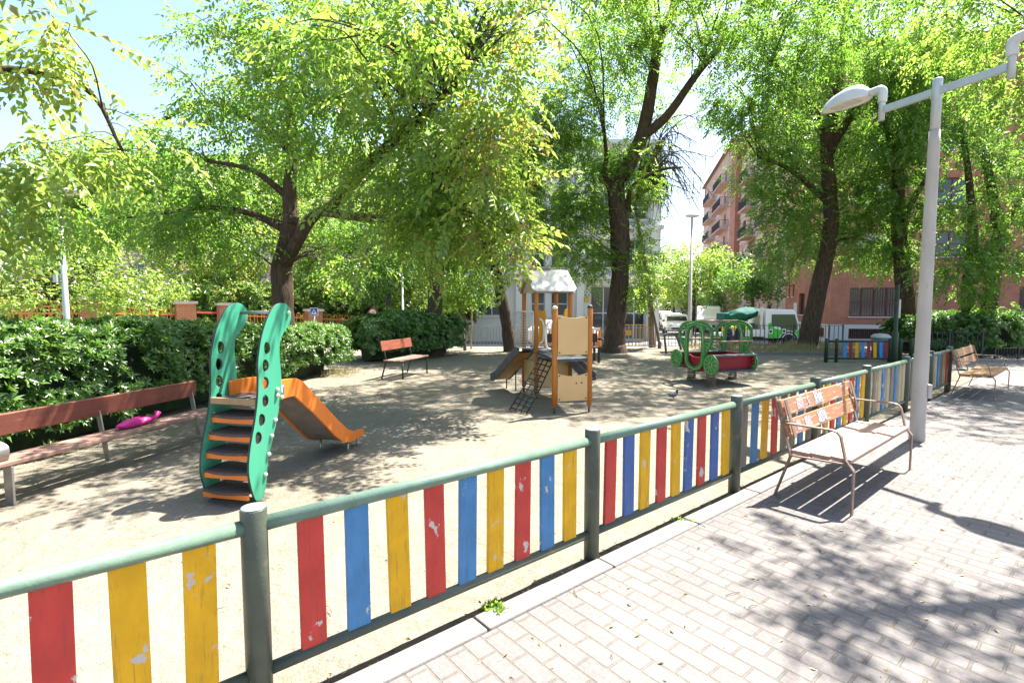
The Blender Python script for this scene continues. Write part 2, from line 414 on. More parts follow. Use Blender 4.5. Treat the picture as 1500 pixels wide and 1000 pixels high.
# ================================================================ trees
def vn(p, s, k): return noise.noise(V(p) * s + V((k, k * 2.3, k * .7)))
def noisytube(mb, pts, rs, n, amp, seed=0, mi=0):
    o = len(mb.v); mb.tube(pts, rs, n, mi)
    for i in range(len(pts)):
        c = V(pts[i])
        for k in range(n):
            q = mb.v[o + i * n + k]; dd = q - c
            mb.v[o + i * n + k] = c + dd * (1 + amp * noise.noise(V((k * 1.7, q.z * 1.1, seed))) + amp * .7 * noise.noise(q * 3.1))
def px2w(t): return at(t[0], t[1], t[2])
TREE_ID = [0]; DENS = 1.25; GAP = .03; LS = 1.36
def tree(name, label, trunk, limbs, clumps, leaf, tmpl, lm, dens=1.0, gap=-.15, droop=.35, bark=None, group=None, cat='tree', twigs=5, world=False, tv=.4, tint0=.42, flare=1.35, base=None):
    TREE_ID[0] += 1; sid = TREE_ID[0]; r = random.Random(sid * 17)
    W = (lambda t: V(t[:3])) if world else px2w
    tp = [W(t) for t in trunk]; tr = [t[3] for t in trunk]
    b = tp[0].copy(); b.z = gz(b.x, b.y)
    if tp[0].z > b.z + .05: tp.insert(0, b.copy() + V((0, 0, .25))); tr.insert(0, tr[0] * 1.08)
    tp.insert(0, V((tp[0].x, tp[0].y, b.z - .15))); tr.insert(0, tr[0] * flare)
    root = thing(name, label, cat, b, 0, group)
    mb = MB(); cp = curve(tp, 5)
    def rr(i, n, src): x = i / (n - 1) * (len(src) - 1); k = min(int(x), len(src) - 2); return src[k] + (src[k + 1] - src[k]) * (x - k)
    noisytube(mb, cp, [rr(i, len(cp), tr) for i in range(len(cp))], 14, .16, sid)
    hubs = [(p, rr(i, len(cp), tr)) for i, p in enumerate(cp) if i > len(cp) * .55]
    for lb in limbs:
        lp = [W(t) for t in lb]; lr = [t[3] for t in lb]; c2 = curve(lp, 5)
        noisytube(mb, c2, [rr(i, len(c2), lr) for i in range(len(c2))], 10, .12, sid + 3)
        hubs += [(p, rr(i, len(c2), lr)) for i, p in enumerate(c2) if i > 3]
    pos, dirs, tint = [], [], []
    leaf = leaf * LS; scale = leaf / (.26 if tmpl is PIN else .3 if tmpl is BUN else 1)
    K = len(tmpl[0]) // 4
    for ci, c in enumerate(clumps):
        cw = V(c[:3]) if world else at(c[0], c[1], c[2])
        k = c[2] / F if not world else 1
        rx, rz, ry = c[3] * k, c[4] * k, c[5]
        area = math.pi * rx * rz
        n = int(DENS * dens * (c[6] if len(c) > 6 else 1) * 2.4 * area / (leaf * leaf * .27 * K))
        for t in range(twigs):
            q = V((r.gauss(0, 1), r.gauss(0, 1), r.gauss(0, .9))); q.normalize(); q *= r.uniform(.5, .95)
            e = cw + V((q.x * rx, q.y * ry, q.z * rz))
            h, hr = min(hubs, key=lambda h: (h[0] - e).length * r.uniform(.75, 1.3) + (1.5 if h[0].z > e.z + .3 else 0))
            ln = (e - h).length; m1 = h.lerp(e, .4) + V((r.uniform(-.1, .1), r.uniform(-.1, .1), .14)) * ln; m2 = h.lerp(e, .75) + V((r.uniform(-.07, .07), r.uniform(-.07, .07), .08)) * ln
            r0 = min(hr * .45, .006 + .005 * ln)
            mb.tube(curve([h, m1, m2, e], 3), [r0 * (1 - .085 * i) for i in range(10)], 5)
        got = 0; tries = 0
        while got < n and tries < n * 4:
            tries += 1
            q = V((r.gauss(0, 1), r.gauss(0, 1), r.gauss(0, 1))); q.normalize(); rad = r.random() ** .4; q *= rad
            p = cw + V((q.x * rx, q.y * ry, q.z * rz))
            nz = .8 * noise.noise(p * (1.15 if cw.y < 22 or world is False else .6) + V((sid, 0, 0))) + .65 * noise.noise(p * (2.9 if cw.y < 22 else 1.5))
            if nz < GAP + gap + .35 * (rad - .6): continue
            if p.z < b.z + .3: continue
            if not world and p.y < 4.2: continue
            d = V((q.x * .9, q.y * .9, q.z * .5)) + V((r.gauss(0, .7), r.gauss(0, .7), r.gauss(0, .45) - droop * .75))
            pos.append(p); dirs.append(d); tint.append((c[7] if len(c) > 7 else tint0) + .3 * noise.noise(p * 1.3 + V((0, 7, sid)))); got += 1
    mb.build('trunk', bark or BARK, root, w=True)
    if pos:
        N = len(pos)
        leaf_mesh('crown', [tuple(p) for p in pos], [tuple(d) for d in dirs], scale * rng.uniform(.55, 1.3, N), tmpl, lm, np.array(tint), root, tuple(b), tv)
    return root

# the big spreading tree behind the hedge
tree('spreading_tree', 'broad lime-leaved tree with forked dark trunk behind the clipped hedge, drooping towards the play tower', [(415, 452, 11.6, .23), (413, 400, 11.6, .22), (422, 350, 11.5, .19), (428, 315, 11.4, .17)],
     [[(427, 330, 11.4, .16), (424, 270, 11.5, .13), (430, 210, 11.4, .12), (415, 120, 11, .08), (400, 40, 10.5, .05)],
      [(418, 385, 11.5, .15), (455, 322, 11, .12), (492, 297, 10.5, .105), (540, 240, 9.6, .1), (620, 170, 8.6, .07), (690, 100, 8, .05)],
      [(430, 225, 11.4, .12), (380, 180, 11.6, .09), (300, 150, 11.8, .06), (230, 180, 12, .04)],
      [(424, 340, 11.5, .1), (365, 312, 11.5, .07), (295, 305, 11.7, .05), (200, 318, 12, .03), (130, 318, 12.2, .02)],
      [(424, 290, 11.5, .08), (370, 250, 11.2, .05), (300, 235, 11.4, .035)],
      [(470, 310, 10.8, .1), (560, 320, 9.5, .08), (650, 310, 8.4, .05)]],
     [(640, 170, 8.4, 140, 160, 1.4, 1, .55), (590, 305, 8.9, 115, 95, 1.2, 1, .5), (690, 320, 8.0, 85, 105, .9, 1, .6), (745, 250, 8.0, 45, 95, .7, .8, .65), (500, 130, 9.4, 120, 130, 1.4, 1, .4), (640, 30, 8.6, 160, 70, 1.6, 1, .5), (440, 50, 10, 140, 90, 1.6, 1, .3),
      (300, 285, 11.6, 98, 68, 1.4, .8, .15), (250, 318, 12, 110, 50, 1.3, .85, .15), (430, 200, 11.8, 90, 80, 1.2, .75, .15), (140, 318, 12.2, 110, 36, 1.0, .9, .2), (310, 345, 11, 85, 28, .9, 1, .15), (290, 210, 11.8, 90, 50, 1.2, .65, .2), (330, 110, 11, 80, 80, 1.2, .75, .25),  # clump tint paints shade here and sunlight on the right-hand clumps above
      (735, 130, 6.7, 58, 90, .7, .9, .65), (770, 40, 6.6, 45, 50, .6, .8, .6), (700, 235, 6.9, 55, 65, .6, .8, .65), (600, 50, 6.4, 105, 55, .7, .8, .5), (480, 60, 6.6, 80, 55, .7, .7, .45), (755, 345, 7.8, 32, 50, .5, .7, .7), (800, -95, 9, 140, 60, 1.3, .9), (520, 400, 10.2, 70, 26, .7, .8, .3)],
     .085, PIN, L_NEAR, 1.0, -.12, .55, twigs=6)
# branch tree reaching in at the top left
tree('overhanging_tree', 'tree reaching in from the left edge with large sunlit yellow-green leaves', [(-7.2, 4.6, .1, .2), (-6.8, 5.0, 2.0, .18), (-6.2, 5.4, 3.4, .15)],
     [[(-6.3, 5.3, 3.2, .13), (-5.9, 5.8, 4.2, .045), (-5.2, 6.4, 4.3, .03), (-4.9, 6.6, 3.6, .018)], [(-6.2, 5.4, 3.4, .08), (-5.6, 5.5, 5.0, .045), (-5.0, 5.6, 5.6, .025)]],
     [(-5.1, 5.8, 4.5, .6, .6, .7), (-5.5, 6.0, 3.5, .55, .75, .7), (-5.1, 5.2, 5.3, .8, .5, .7), (-5.85, 6.0, 2.5, .33, .5, .5), (-4.8, 6.6, 3.6, .5, .5, .5, .6)],
     .095, PIN, L_SUN, 1.0, -.1, .7, world=True, tint0=.5)
# centre tree with the double leader
tree('forked_tree', 'tall bare-trunked tree behind the play tower, bending right and forking', [(899, 512, 17.9, .36), (902, 470, 17.9, .33), (908, 400, 17.9, .31), (908, 330, 17.8, .33), (903, 275, 17.7, .29), (915, 238, 17.6, .23)],
     [[(908, 262, 17.7, .3), (940, 200, 17.5, .23), (957, 110, 17.2, .18), (965, 60, 17, .16), (985, 15, 16.8, .13), (1000, -40, 16.5, .1)],
      [(938, 200, 17.5, .2), (975, 172, 17, .14), (1020, 110, 16.5, .11), (1050, 75, 16, .08), (1090, 30, 16, .05)],
      [(905, 300, 17.7, .14), (886, 255, 17.6, .1), (888, 225, 17.6, .07), (880, 150, 17.4, .05)],
      [(962, 70, 17.1, .12), (945, 35, 17, .09), (930, -20, 17, .07)],
      [(920, 310, 17.7, .1), (925, 275, 17.4, .07), (965, 250, 17, .05), (1000, 245, 16.6, .03)]],
     [(862, 250, 18.2, 58, 75, 1.2, 1.2), (842, 335, 18, 58, 72, 1.1, 1.25), (835, 175, 17.2, 55, 85, 1.2, 1.1), (935, 255, 18.8, 40, 60, .8, .8), (880, 80, 17, 70, 70, 1.5, .75), (965, 25, 16.5, 95, 50, 1.5, .7), (1030, 40, 15.5, 70, 45, 1.2, .6), (870, 385, 17.6, 40, 35, .6, .9), (938, 385, 17.4, 26, 70, .6, .9),
      (945, 290, 17.4, 26, 50, .7, .7), (925, 235, 17.2, 40, 35, .8, .6), (905, 20, 14.5, 110, 50, 2, .6), (1000, -75, 13, 140, 60, 2.0, 1), (850, -75, 12, 130, 60, 2.0, 1), (930, 130, 18.5, 80, 70, 1, .5)],
     .085, PIN, L_MID, .95, -.08, .2, twigs=6)
# bare drooping twigs of a leafless tree against the gap of sky
root = thing('bare_tree', 'leafless tree with thin arching twigs against the gap of sky', 'tree', g(955, 505), 0)
mb = MB(); b0 = g(955, 505); hub = at(930, 300, 18.8)
noisytube(mb, curve([b0 - V((0, 0, .1)), at(950, 420, 18.8), hub], 5), [.13 - .008 * i for i in range(11)], 9, .1, 5)
r = random.Random(5)
for i in range(26):
    e = at(r.uniform(960, 1048), r.uniform(150, 360), 18.2 + r.uniform(-.8, .8)); top = hub.lerp(e, .55) + V((0, 0, r.uniform(.5, 1.6)))
    cv = curve([hub, hub.lerp(top, .5) + V((0, 0, .3)), top, e], 5); mb.tube(cv, [.032 * (1 - i / 16.5) + .008 for i in range(len(cv))], 5)
    for k in range(9):
        a = cv[r.randrange(5, 15)]; q = a + V((r.uniform(-.2, .5), r.uniform(-.3, .3), r.uniform(-1.3, -.2))); mb.tube([a, a.lerp(q, .5) + V((.12, 0, .12)), q], [.012, .010, .007], 4)
mb.build('trunk', BARK2, root, w=True)
# leaning tree left of the play tower
tree('leaning_tree', 'slim dark trunk leaning left beside the mesh side of the play tower', [(747, 514, 18.2, .22), (741, 470, 18.2, .2), (733, 425, 18.2, .19), (722, 380, 18, .2), (705, 320, 17.8, .15)],
     [[(722, 380, 18, .15), (690, 330, 17.5, .1), (650, 290, 17, .06)], [(712, 350, 17.9, .12), (740, 290, 17.6, .09), (770, 230, 17.4, .06)]],
     [(680, 340, 17.4, 80, 75, 1.3), (635, 355, 17, 60, 34, 1), (770, 270, 17.4, 60, 90, 1.3), (790, 180, 17.2, 60, 90, 1.3), (700, 230, 17, 90, 90, 1.5), (775, 335, 17.4, 40, 45, .8, .8)],
     .085, PIN, L_MID, .9, -.1, .5)
# big tree on the right, trunk leaning right
tree('shade_tree', 'large dense tree leaning right beside the green carriage, standing on the strip of dry grass', [(1181, 512, 19.3, .36), (1191, 460, 19.2, .30), (1206, 395, 19, .27), (1217, 330, 18.8, .25), (1213, 260, 18.6, .22), (1210, 195, 18.4, .2)],
     [[(1211, 220, 18.4, .22), (1225, 130, 18, .17), (1236, 50, 17.6, .12), (1240, -20, 17.4, .08)], [(1214, 225, 18.4, .16), (1240, 180, 18, .13), (1275, 130, 17.6, .1), (1320, 80, 17, .06)],
      [(1210, 190, 18.4, .15), (1170, 130, 18, .1), (1120, 80, 17, .06)], [(1216, 300, 18.8, .12), (1160, 250, 18.4, .08), (1110, 230, 18, .05)]],
     [(1120, 110, 17, 85, 90, 1.6), (1225, 40, 15.5, 100, 65, 1.9, .8), (1295, 190, 18, 70, 90, 1.3), (1138, 225, 18.4, 66, 80, 1.3), (1148, 325, 18.8, 44, 80, 1.1), (1285, 310, 18.3, 62, 85, 1.2), (1080, 45, 15, 60, 45, 1.2, .8), (1262, 378, 20, 58, 24, .8),
      (1210, 130, 21, 110, 110, 1.2, .8), (1300, 380, 18.8, 42, 24, .7), (1180, -60, 12, 170, 60, 1.9, 1), (1210, 260, 21, 80, 90, 1.1, .8), (1180, 355, 20.6, 60, 50, .9, .7), (1070, 160, 17.2, 34, 50, .9, .7), (1320, 90, 16.5, 70, 70, 1.4, .7)],
     .09, PIN, L_DARK, 1.05, -.16, .2, twigs=6)
# trees standing in the planter at the right
tree('planter_tree', 'dark tree with a curved bough rising from the clipped hedge nearest the tall lamp post', [(1328, 470, 18.2, .3), (1324, 420, 18.1, .27), (1318, 350, 18, .22), (1315, 260, 17.8, .18), (1312, 190, 17.6, .14)],
     [[(1315, 250, 17.8, .14), (1303, 200, 17.5, .1), (1285, 150, 17, .06)], [(1318, 330, 18, .12), (1345, 280, 17.5, .08), (1370, 240, 17, .05)]],
     [(1330, 140, 16.5, 80, 90, 1.5), (1355, 60, 15.5, 80, 70, 1.6), (1310, 260, 17.6, 50, 80, 1.0, .7), (1320, 350, 17.6, 35, 40, .7, .6), (1385, 150, 16.8, 60, 70, 1.2, .8)], .085, PIN, L_DARK, .9, -.1, .45)
tree('planter_tree', 'tree with paired dark trunks side by side in the planter hedge, at the far right', [(1448, 470, 17.6, .24), (1452, 420, 17.5, .22), (1462, 360, 17.4, .18), (1455, 290, 17.2, .14), (1440, 220, 17, .1)],
     [[(1420, 470, 17.4, .2), (1418, 420, 17.4, .19), (1425, 350, 17.2, .15), (1420, 270, 17, .1), (1410, 190, 16.8, .07)], [(1458, 350, 17.3, .1), (1490, 300, 17, .07), (1520, 250, 16.8, .05)]],
     [(1425, 315, 16.6, 75, 60, 1.2, .9), (1400, 395, 16.2, 65, 40, .9), (1485, 375, 16, 50, 60, .9, .9), (1480, 240, 16.6, 60, 90, 1.2, .8), (1420, 200, 16.6, 60, 60, 1.2, .7), (1460, 430, 16.2, 40, 30, .6, .6)], .085, PIN, L_DARK, .85, -.06, .4, tint0=.35)
tree('sunlit_tree', 'bright crown high behind the double lamp head', [(12.6, 11.6, 0, .22), (12.7, 11.6, 2.5, .2), (12.6, 11.4, 5.2, .16)],
     [[(12.6, 11.4, 5, .12), (11.6, 11.2, 6.5, .08), (10.8, 11, 7.4, .05)], [(12.6, 11.4, 5.2, .12), (13, 11, 7, .08)]],
     [(11.1, 11.3, 6.7, 1.5, 1.0, 1.3), (10.2, 11.5, 7.8, 1.6, 1.0, 1.5), (12.2, 11.2, 6.0, 1.2, 1.3, 1.2), (11.8, 10.5, 7.9, 1.5, 1.0, 1.6, .8), (9.2, 10.4, 8.2, 1.4, .8, 1.5, .8)], .085, PIN, L_NEAR, .75, -.1, .45, world=True, tint0=.4)
# tree beside the photographer whose boughs shade the blocks
tree('street_tree', 'tree beyond the right edge of the picture whose boughs shade the paving blocks', [(8.4, 4.6, 0, .2), (8.2, 4.7, 2.5, .18), (7.4, 5.0, 5.0, .14)],
     [[(7.6, 4.9, 4.6, .1), (6.0, 5.0, 6.4, .07), (4.4, 5.0, 7.0, .04)], [(7.4, 5, 5, .1), (7.6, 6.4, 6.6, .07)]],
     [(4.9, 4.7, 6.9, .8, .45, .6, .8), (5.6, 4.3, 7.0, .9, .5, .7, .9), (5.3, 5.6, 7.2, .9, .4, .5, .5), (6.3, 4.3, 6.8, .9, .5, .7), (6.9, 5.3, 7.2, .8, .5, .5, .6), (10.6, 6.8, 7.4, 1.3, .6, 1.2, .5), (10.4, 8.7, 7.8, 1.2, .6, 1.0, .5), (4.6, 4.1, 7.4, .6, .3, .5, .5)], .085, PIN, L_MID, .8, -.05, .4, world=True)
# trees over the playground outside the top of the frame, part of the same grove
# background trees beyond the orange railing
bgt = [
    ('shrub_tree', 'low spreading sunlit lime shrub behind the orange hooped railing', (70, 470, 17), [(60, 395, 17, 90, 48, 1.3), (150, 415, 18, 70, 38, 1.2), (10, 410, 16.5, 50, 50, 1), (120, 370, 18.5, 80, 30, 1.1), (215, 425, 19, 50, 28, .9), (185, 440, 15.2, 55, 20, .5, .8), (120, 428, 14.6, 40, 22, .5, .8), (20, 425, 14.2, 40, 26, .5, .7)], .10, L_SUN, BUN, .3),
    ('park_tree', 'sunlit feathery tree beyond the brick gate pillars', (300, 470, 25), [(300, 395, 25, 80, 48, 2), (250, 350, 25.5, 60, 50, 2), (345, 360, 25, 60, 60, 2), (330, 430, 24.5, 55, 30, 1.4)], .12, L_MID, BUN, .7),
    ('park_tree', 'pale green tree between the forked trunk and the blue crossing sign', (458, 470, 28), [(455, 385, 28, 62, 55, 2), (470, 430, 27.5, 50, 30, 1.5), (480, 325, 28, 50, 40, 1.8)], .13, L_MID, BUN, .65),
    ('park_tree', 'dark green tree standing over the red-rimmed round sign', (546, 480, 24.5), [(545, 385, 24.5, 66, 45, 1.8), (520, 350, 25, 50, 40, 1.6), (575, 350, 25, 40, 45, 1.5), (540, 425, 24.3, 45, 22, 1.2)], .11, L_DARK, BUN, .25),
    ('park_tree', 'yellow-green small tree beside the white pole', (598, 480, 26), [(600, 425, 26, 42, 36, 1.5), (620, 380, 26.5, 40, 40, 1.5)], .11, L_SUN, BUN, .3),
    ('park_tree', 'tall tree far behind the sunlit lime shrub', (130, 470, 27), [(130, 280, 27, 110, 70, 3), (60, 320, 27, 90, 60, 2.5), (200, 260, 28, 90, 70, 3), (250, 300, 28, 70, 60, 2.5)], .14, L_MID, BUN, .5),
    ('park_tree', 'tall tree far behind the feathery tree', (370, 470, 34), [(350, 270, 34, 100, 60, 3), (430, 300, 34, 70, 70, 3), (500, 290, 35, 70, 60, 3), (290, 320, 34, 60, 50, 2.5)], .17, L_MID, BUN, .55),
    ('park_tree', 'tall tree far behind the dark green tree', (590, 475, 38), [(580, 270, 38, 70, 70, 3), (640, 250, 38, 60, 70, 3), (560, 350, 38, 60, 45, 2.5)], .19, L_MID, BUN, .4),
]
for nm, lb, (u, v, Y), cl, lf, lm, tm, t0 in bgt:
    p = at(u, v, Y); z0 = gz(p.x, p.y); c = at(cl[0][0], cl[0][1], cl[0][2]); r0 = .11 * (Y / 20) + .07
    tree(nm, lb, [(p.x, p.y, z0, r0), (p.x + .1, p.y, (z0 + c.z) / 2, r0 * .85), (p.x * .6 + c.x * .4, p.y, c.z, r0 * .6)], [], [tuple(at(a[0], a[1], a[2])) + (a[3] * a[2] / F, a[4] * a[2] / F, a[5]) + tuple(a[6:]) for a in cl], lf, tm, lm, .95, -.16, .3, world=True, twigs=6, tint0=t0, bark=BARK, group='trees beyond the orange railing' if nm == 'park_tree' else None)
for lb, (u, Y), cl, t0, lm in [
    ('bright round-crowned street tree behind the far lamp post', (1014, 38), [(1018, 395, 38, 52, 42, 2.4), (990, 420, 38, 30, 30, 1.6), (1048, 400, 38, 30, 35, 1.6)], .5, L_NEAR),
    ('rounded dark street tree in front of the flats above the tarpaulin', (1100, 33), [(1100, 410, 33, 40, 30, 1.7), (1120, 412, 33, 25, 24, 1.1), (1075, 415, 33, 22, 24, 1.0)], .35, L_DARK),
    ('street tree half hidden behind the corner of the grey school', (985, 48), [(982, 395, 48, 32, 38, 2.2), (968, 415, 48, 22, 30, 1.6)], .45, L_NEAR),
    ('small dark street tree between the lamp post and the tarpaulin', (1052, 42), [(1050, 430, 42, 22, 18, 1.2), (1056, 445, 42, 14, 12, .8)], .2, L_DARK),
    ('lime clipped shrub tree at the far end of the street', (1008, 60), [(1008, 446, 60, 20, 11, 1.4)], .6, L_SUN)]:
    p = at(u, 480, Y); c = at(cl[0][0], cl[0][1], cl[0][2])
    tree('street_tree', lb, [(p.x, p.y, -.55, .13), (p.x + .1, p.y, .8, .11), (p.x * .5 + c.x * .5, p.y, c.z, .08)], [], [tuple(at(a[0], a[1], a[2])) + (a[3] * a[2] / F, a[4] * a[2] / F, a[5]) for a in cl], .15, BUN, lm, 1.0, -.3, .2, world=True, twigs=6, tint0=t0, group='street trees', tv=.35)
tree('ivy_tree', 'thick dark trunk rising straight behind the rounded shrub, left of the leaning tree', [(634, 500, 16.8, .26), (636, 450, 16.8, .25), (640, 400, 16.8, .24), (645, 330, 16.8, .2)], [], [(640, 300, 16.9, 65, 60, 1.2), (592, 325, 16.9, 50, 40, 1.1), (690, 300, 16.9, 50, 50, 1.1)], .085, BUN, L_MID, .9, -.1, .3, twigs=6)
# saplings
tree('sapling', 'young leafy tree tied to two thin stakes in front of the school railing', [(681, 508, 18.6, .045), (676, 470, 18.6, .04), (668, 430, 18.6, .03)], [], [(680, 415, 18.5, 42, 32, .8), (655, 440, 18.5, 30, 18, .5), (705, 430, 18.5, 30, 22, .5)], .08, BUN, L_MID, .9, -.2, .3, bark=TWIG, twigs=8, tint0=.5)
tree('sapling', 'thin leaning sapling with pale leaves at the corner of the school', [(966, 503, 19.4, .05), (956, 455, 19.4, .045), (948, 425, 19.4, .03)], [], [(944, 425, 19.4, 28, 26, .6), (938, 390, 19.4, 22, 22, .5), (952, 405, 19.4, 18, 20, .4)], .08, BUN, L_SUN, .8, -.15, .3, bark=TWIG, twigs=8, tint0=.4)
st = thing('tree_stake', 'pair of thin stakes joined by a dark rubber strap holding the young tree', 'tree stake', g(690, 508))
MB().tube([g(690, 511), at(691, 440, 18.9)], .03, 7).build('stake', pm('stake_wood', (.42, .32, .2), (.32, .24, .15), 9, .85), st, w=True)
MB().tube([g(682, 511), at(680, 450, 18.7)], .022, 7).build('stake', TWIG, st, w=True)
MB().bar(at(681, 476, 18.75), at(690, 473, 18.85), .02, .06).build('strap', pm('rubber', (.02, .02, .02), None, 5, .8), st, w=True)

# ================================================================ hedges
def hedge(name, label, poly, h, leaf, n, lm, core=(.03, .055, .018), tint0=.4, seed=1, front=None, wob=.16, cat='hedge'):
    """poly: list of (x,y,halfwidth,height) along the run"""
    r = random.Random(seed); P = [V((a, b, 0)) for a, b, *_ in poly]; hw = [p[2] for p in poly]; hh = [p[3] for p in poly]
    L = [0]
    for a, b in zip(P[:-1], P[1:]): L.append(L[-1] + (b - a).length)
    def samp(t):
        x = t * L[-1]
        for i in range(len(L) - 1):
            if x <= L[i + 1] + 1e-6:
                f = (x - L[i]) / (L[i + 1] - L[i]); d = (P[i + 1] - P[i]).normalized()
                return P[i].lerp(P[i + 1], f), d, hw[i] + (hw[i + 1] - hw[i]) * f, hh[i] + (hh[i + 1] - hh[i]) * f
    base = samp(.5)[0]; root = thing(name, label, cat, base)
    mb = MB(); m = 28; prof = [(-.45, .02), (-.62, .5), (-.5, .74), (0, .8), (.5, .74), (.62, .5), (.45, .02)]; o = 0
    for i in range(m + 1):
        c, d, w, H = samp(.03 + .94 * i / m); w *= min(1, .45 + 4 * min(i, m - i) / m); H *= min(1, .7 + 3 * min(i, m - i) / m); s = V((-d.y, d.x, 0))
        for a, b in prof:
            q = c + s * a * w + V((0, 0, b * H)); q += s * .1 * noise.noise(q * 2) + V((0, 0, .07 * noise.noise(q * 2.3))); mb.v.append(q)
        if i:
            for k in range(len(prof) - 1): mb.f.append([(i - 1) * 7 + k, i * 7 + k, i * 7 + k + 1, (i - 1) * 7 + k + 1]); mb.m.append(0); mb.sm.append(True)
    mb.f += [list(range(7)), list(range(m * 7, m * 7 + 7))[::-1]]; mb.m += [0, 0]; mb.sm += [False, False]
    mb.build('branches', pm(name + '_branches', core, tuple(x * .5 for x in core), 9, .95), root, w=True)
    pos, dirs, tint = [], [], []
    while len(pos) < n:
        t = r.random(); c, d, w, H = samp(t); s = V((-d.y, d.x, 0)); a = r.uniform(-.35, math.pi + .35); e = r.uniform(.78, 1.04)
        x = math.cos(a); z = math.sin(a)
        x = math.copysign(abs(x) ** .55, x); z = math.copysign(abs(z) ** .55, z)
        end = 0
        if r.random() < .12: t = r.choice((0, 1)); end = (1 if t else -1) * r.uniform(-.05, .28); e = r.uniform(.2, 1); c, d, w, H = samp(t)
        q = c + d * end + s * x * w * e + V((0, 0, H * (.52 + .5 * z * e)))
        q += (s * x + V((0, 0, z))) * wob * (noise.noise(q * 1.6) + .5 * noise.noise(q * 4))
        if q.z < .05 or noise.noise(q * 2.6 + V((0, 3, 0))) < -.32: continue
        pos.append(tuple(q)); dv = s * x * .9 + V((0, 0, z * .9 + .35)) + d * (end * 3) + V((r.gauss(0, .35), r.gauss(0, .35), r.gauss(0, .25))); dirs.append(tuple(dv))
        tint.append((c[7] if len(c) > 7 else tint0) + .3 * noise.noise(q * 1.1))
    leaf_mesh('foliage', pos, dirs, leaf * rng.uniform(.7, 1.25, n), ROS, lm, np.array(tint), root, tuple(base))
    return root
hedge('clipped_hedge', 'long dense dark green hedge behind the long bench', [(-6.35, 2.6, .9, 1.5), (-6.0, 5.0, .9, 1.47), (-5.7, 8.0, .85, 1.33), (-4.85, 13.1, .72, 1.06)], 1.3, .088, 16500, L_HEDGE, tint0=.45, seed=2)
hedge('rounded_shrub', 'rounded dark green shrub behind the short two-leg bench', [(-4.35, 14.9, .8, 1.2), (-3.4, 16.3, 1.2, 1.36), (-2.3, 17.5, .9, 1.16)], 1.3, .09, 7500, L_HEDGE, tint0=.3, seed=3, cat='shrub')
hedge('planter_hedge', 'wide dark hedge in the kerbed planter behind the low black hoop railing', [(13.4, 17.3, .8, 1.2), (15.2, 17.3, 1.5, 1.36), (17.5, 18.2, 1.5, 1.3), (20.5, 19.5, 1.4, 1.2)], 1.3, .10, 9500, L_HEDGE, tint0=.25, seed=4)

hedge('lime_hedge', 'sunlit lime undergrowth running behind the orange hooped railing', [(-19, 19.5, 1.0, 2.0), (-14.5, 23, 1.2, 2.2), (-11, 26.5, 1.2, 2.4), (-6.5, 29.5, 1.2, 2.6), (-2.8, 30.0, 1.0, 2.2)], 1.3, .16, 8500, L_SUN, tint0=.2, seed=6, wob=.5)
# ================================================================ playground fence
GREEN = pm('fence_green', (.075, .088, .062), (.055, .068, .05), 9, .42, .15, 60, spec=.4, dirt=((.15, .13, .09), 5, .58), chips=((.20, .085, .045), 6, .67))
RAILG = pm('rail_green', (.15, .225, .16), (.11, .175, .125), 14, .30, .12, 90, spec=.55, chips=((.30, .33, .27), 22, .72))
GALV = pm('cap_grey', (.28, .33, .29), (.20, .25, .21), 20, .45, .1)
def slatmat(n, c, d=.8): return pm('slat_' + n, c, tuple(x * d for x in c), 10, .5, .2, 50, spec=.22, chips=((.5, .44, .38), 8, .645), stretch=(1, 1, .7), dirt=(tuple(x * .62 + .02 for x in c), 60, .54), dstretch=(1, 1, .09))
SL = {'r': slatmat('red', (.56, .06, .045)), 'b': slatmat('blue', (.075, .22, .42)), 'y': slatmat('yellow', (.76, .40, .015)), 'n': slatmat('navy', (.07, .135, .34)),
      'k': pm('slat_weathered', (.26, .22, .17), (.17, .145, .11), 12, .85, .3, 60, stretch=(1, 1, .3)), 't': pm('slat_tan', (.50, .40, .24), (.38, .30, .18), 12, .8, .3, 60, stretch=(1, 1, .3))}
SLN = {'r': 'red slat', 'b': 'blue slat', 'y': 'yellow slat', 'n': 'dark blue slat', 'k': 'weathered grey slat', 't': 'faded tan slat'}
fence = thing('picket_fence', 'low green tubular fence with red, blue and yellow slats dividing the sand from the paving', 'fence', fw(0, 0))
PS = [-3.95, -2.04, -.02, 1.88, 3.64, 5.36, 7.2, 8.68, 10.1]
pat = {0: ['k', 'k', 'r', 'b', 'y', 'b', 'r', 'y', 'y'], 1: list('rbyrbyrby'), 2: list('rnyrynrny'), 3: list('kbyrkkbk'), 4: list('kyrbyrby'), 5: list('tktbtkbtt'), 6: list('tktktbt'), 7: list('ktbktr')}
post0 = None
for i, s in enumerate(PS):
    p = fw(s, 0)
    mb = MB(); mb.lathe([(.05, -.1), (.05, .862), (.047, .868), (.02, .869)], p, n=20)
    po = mb.build('post', GREEN, fence, w=True)
    MB().lathe([(.0475, .8685), (.045, .873), (.01, .874)], p, n=20).build('post_cap', GALV, po, w=True)
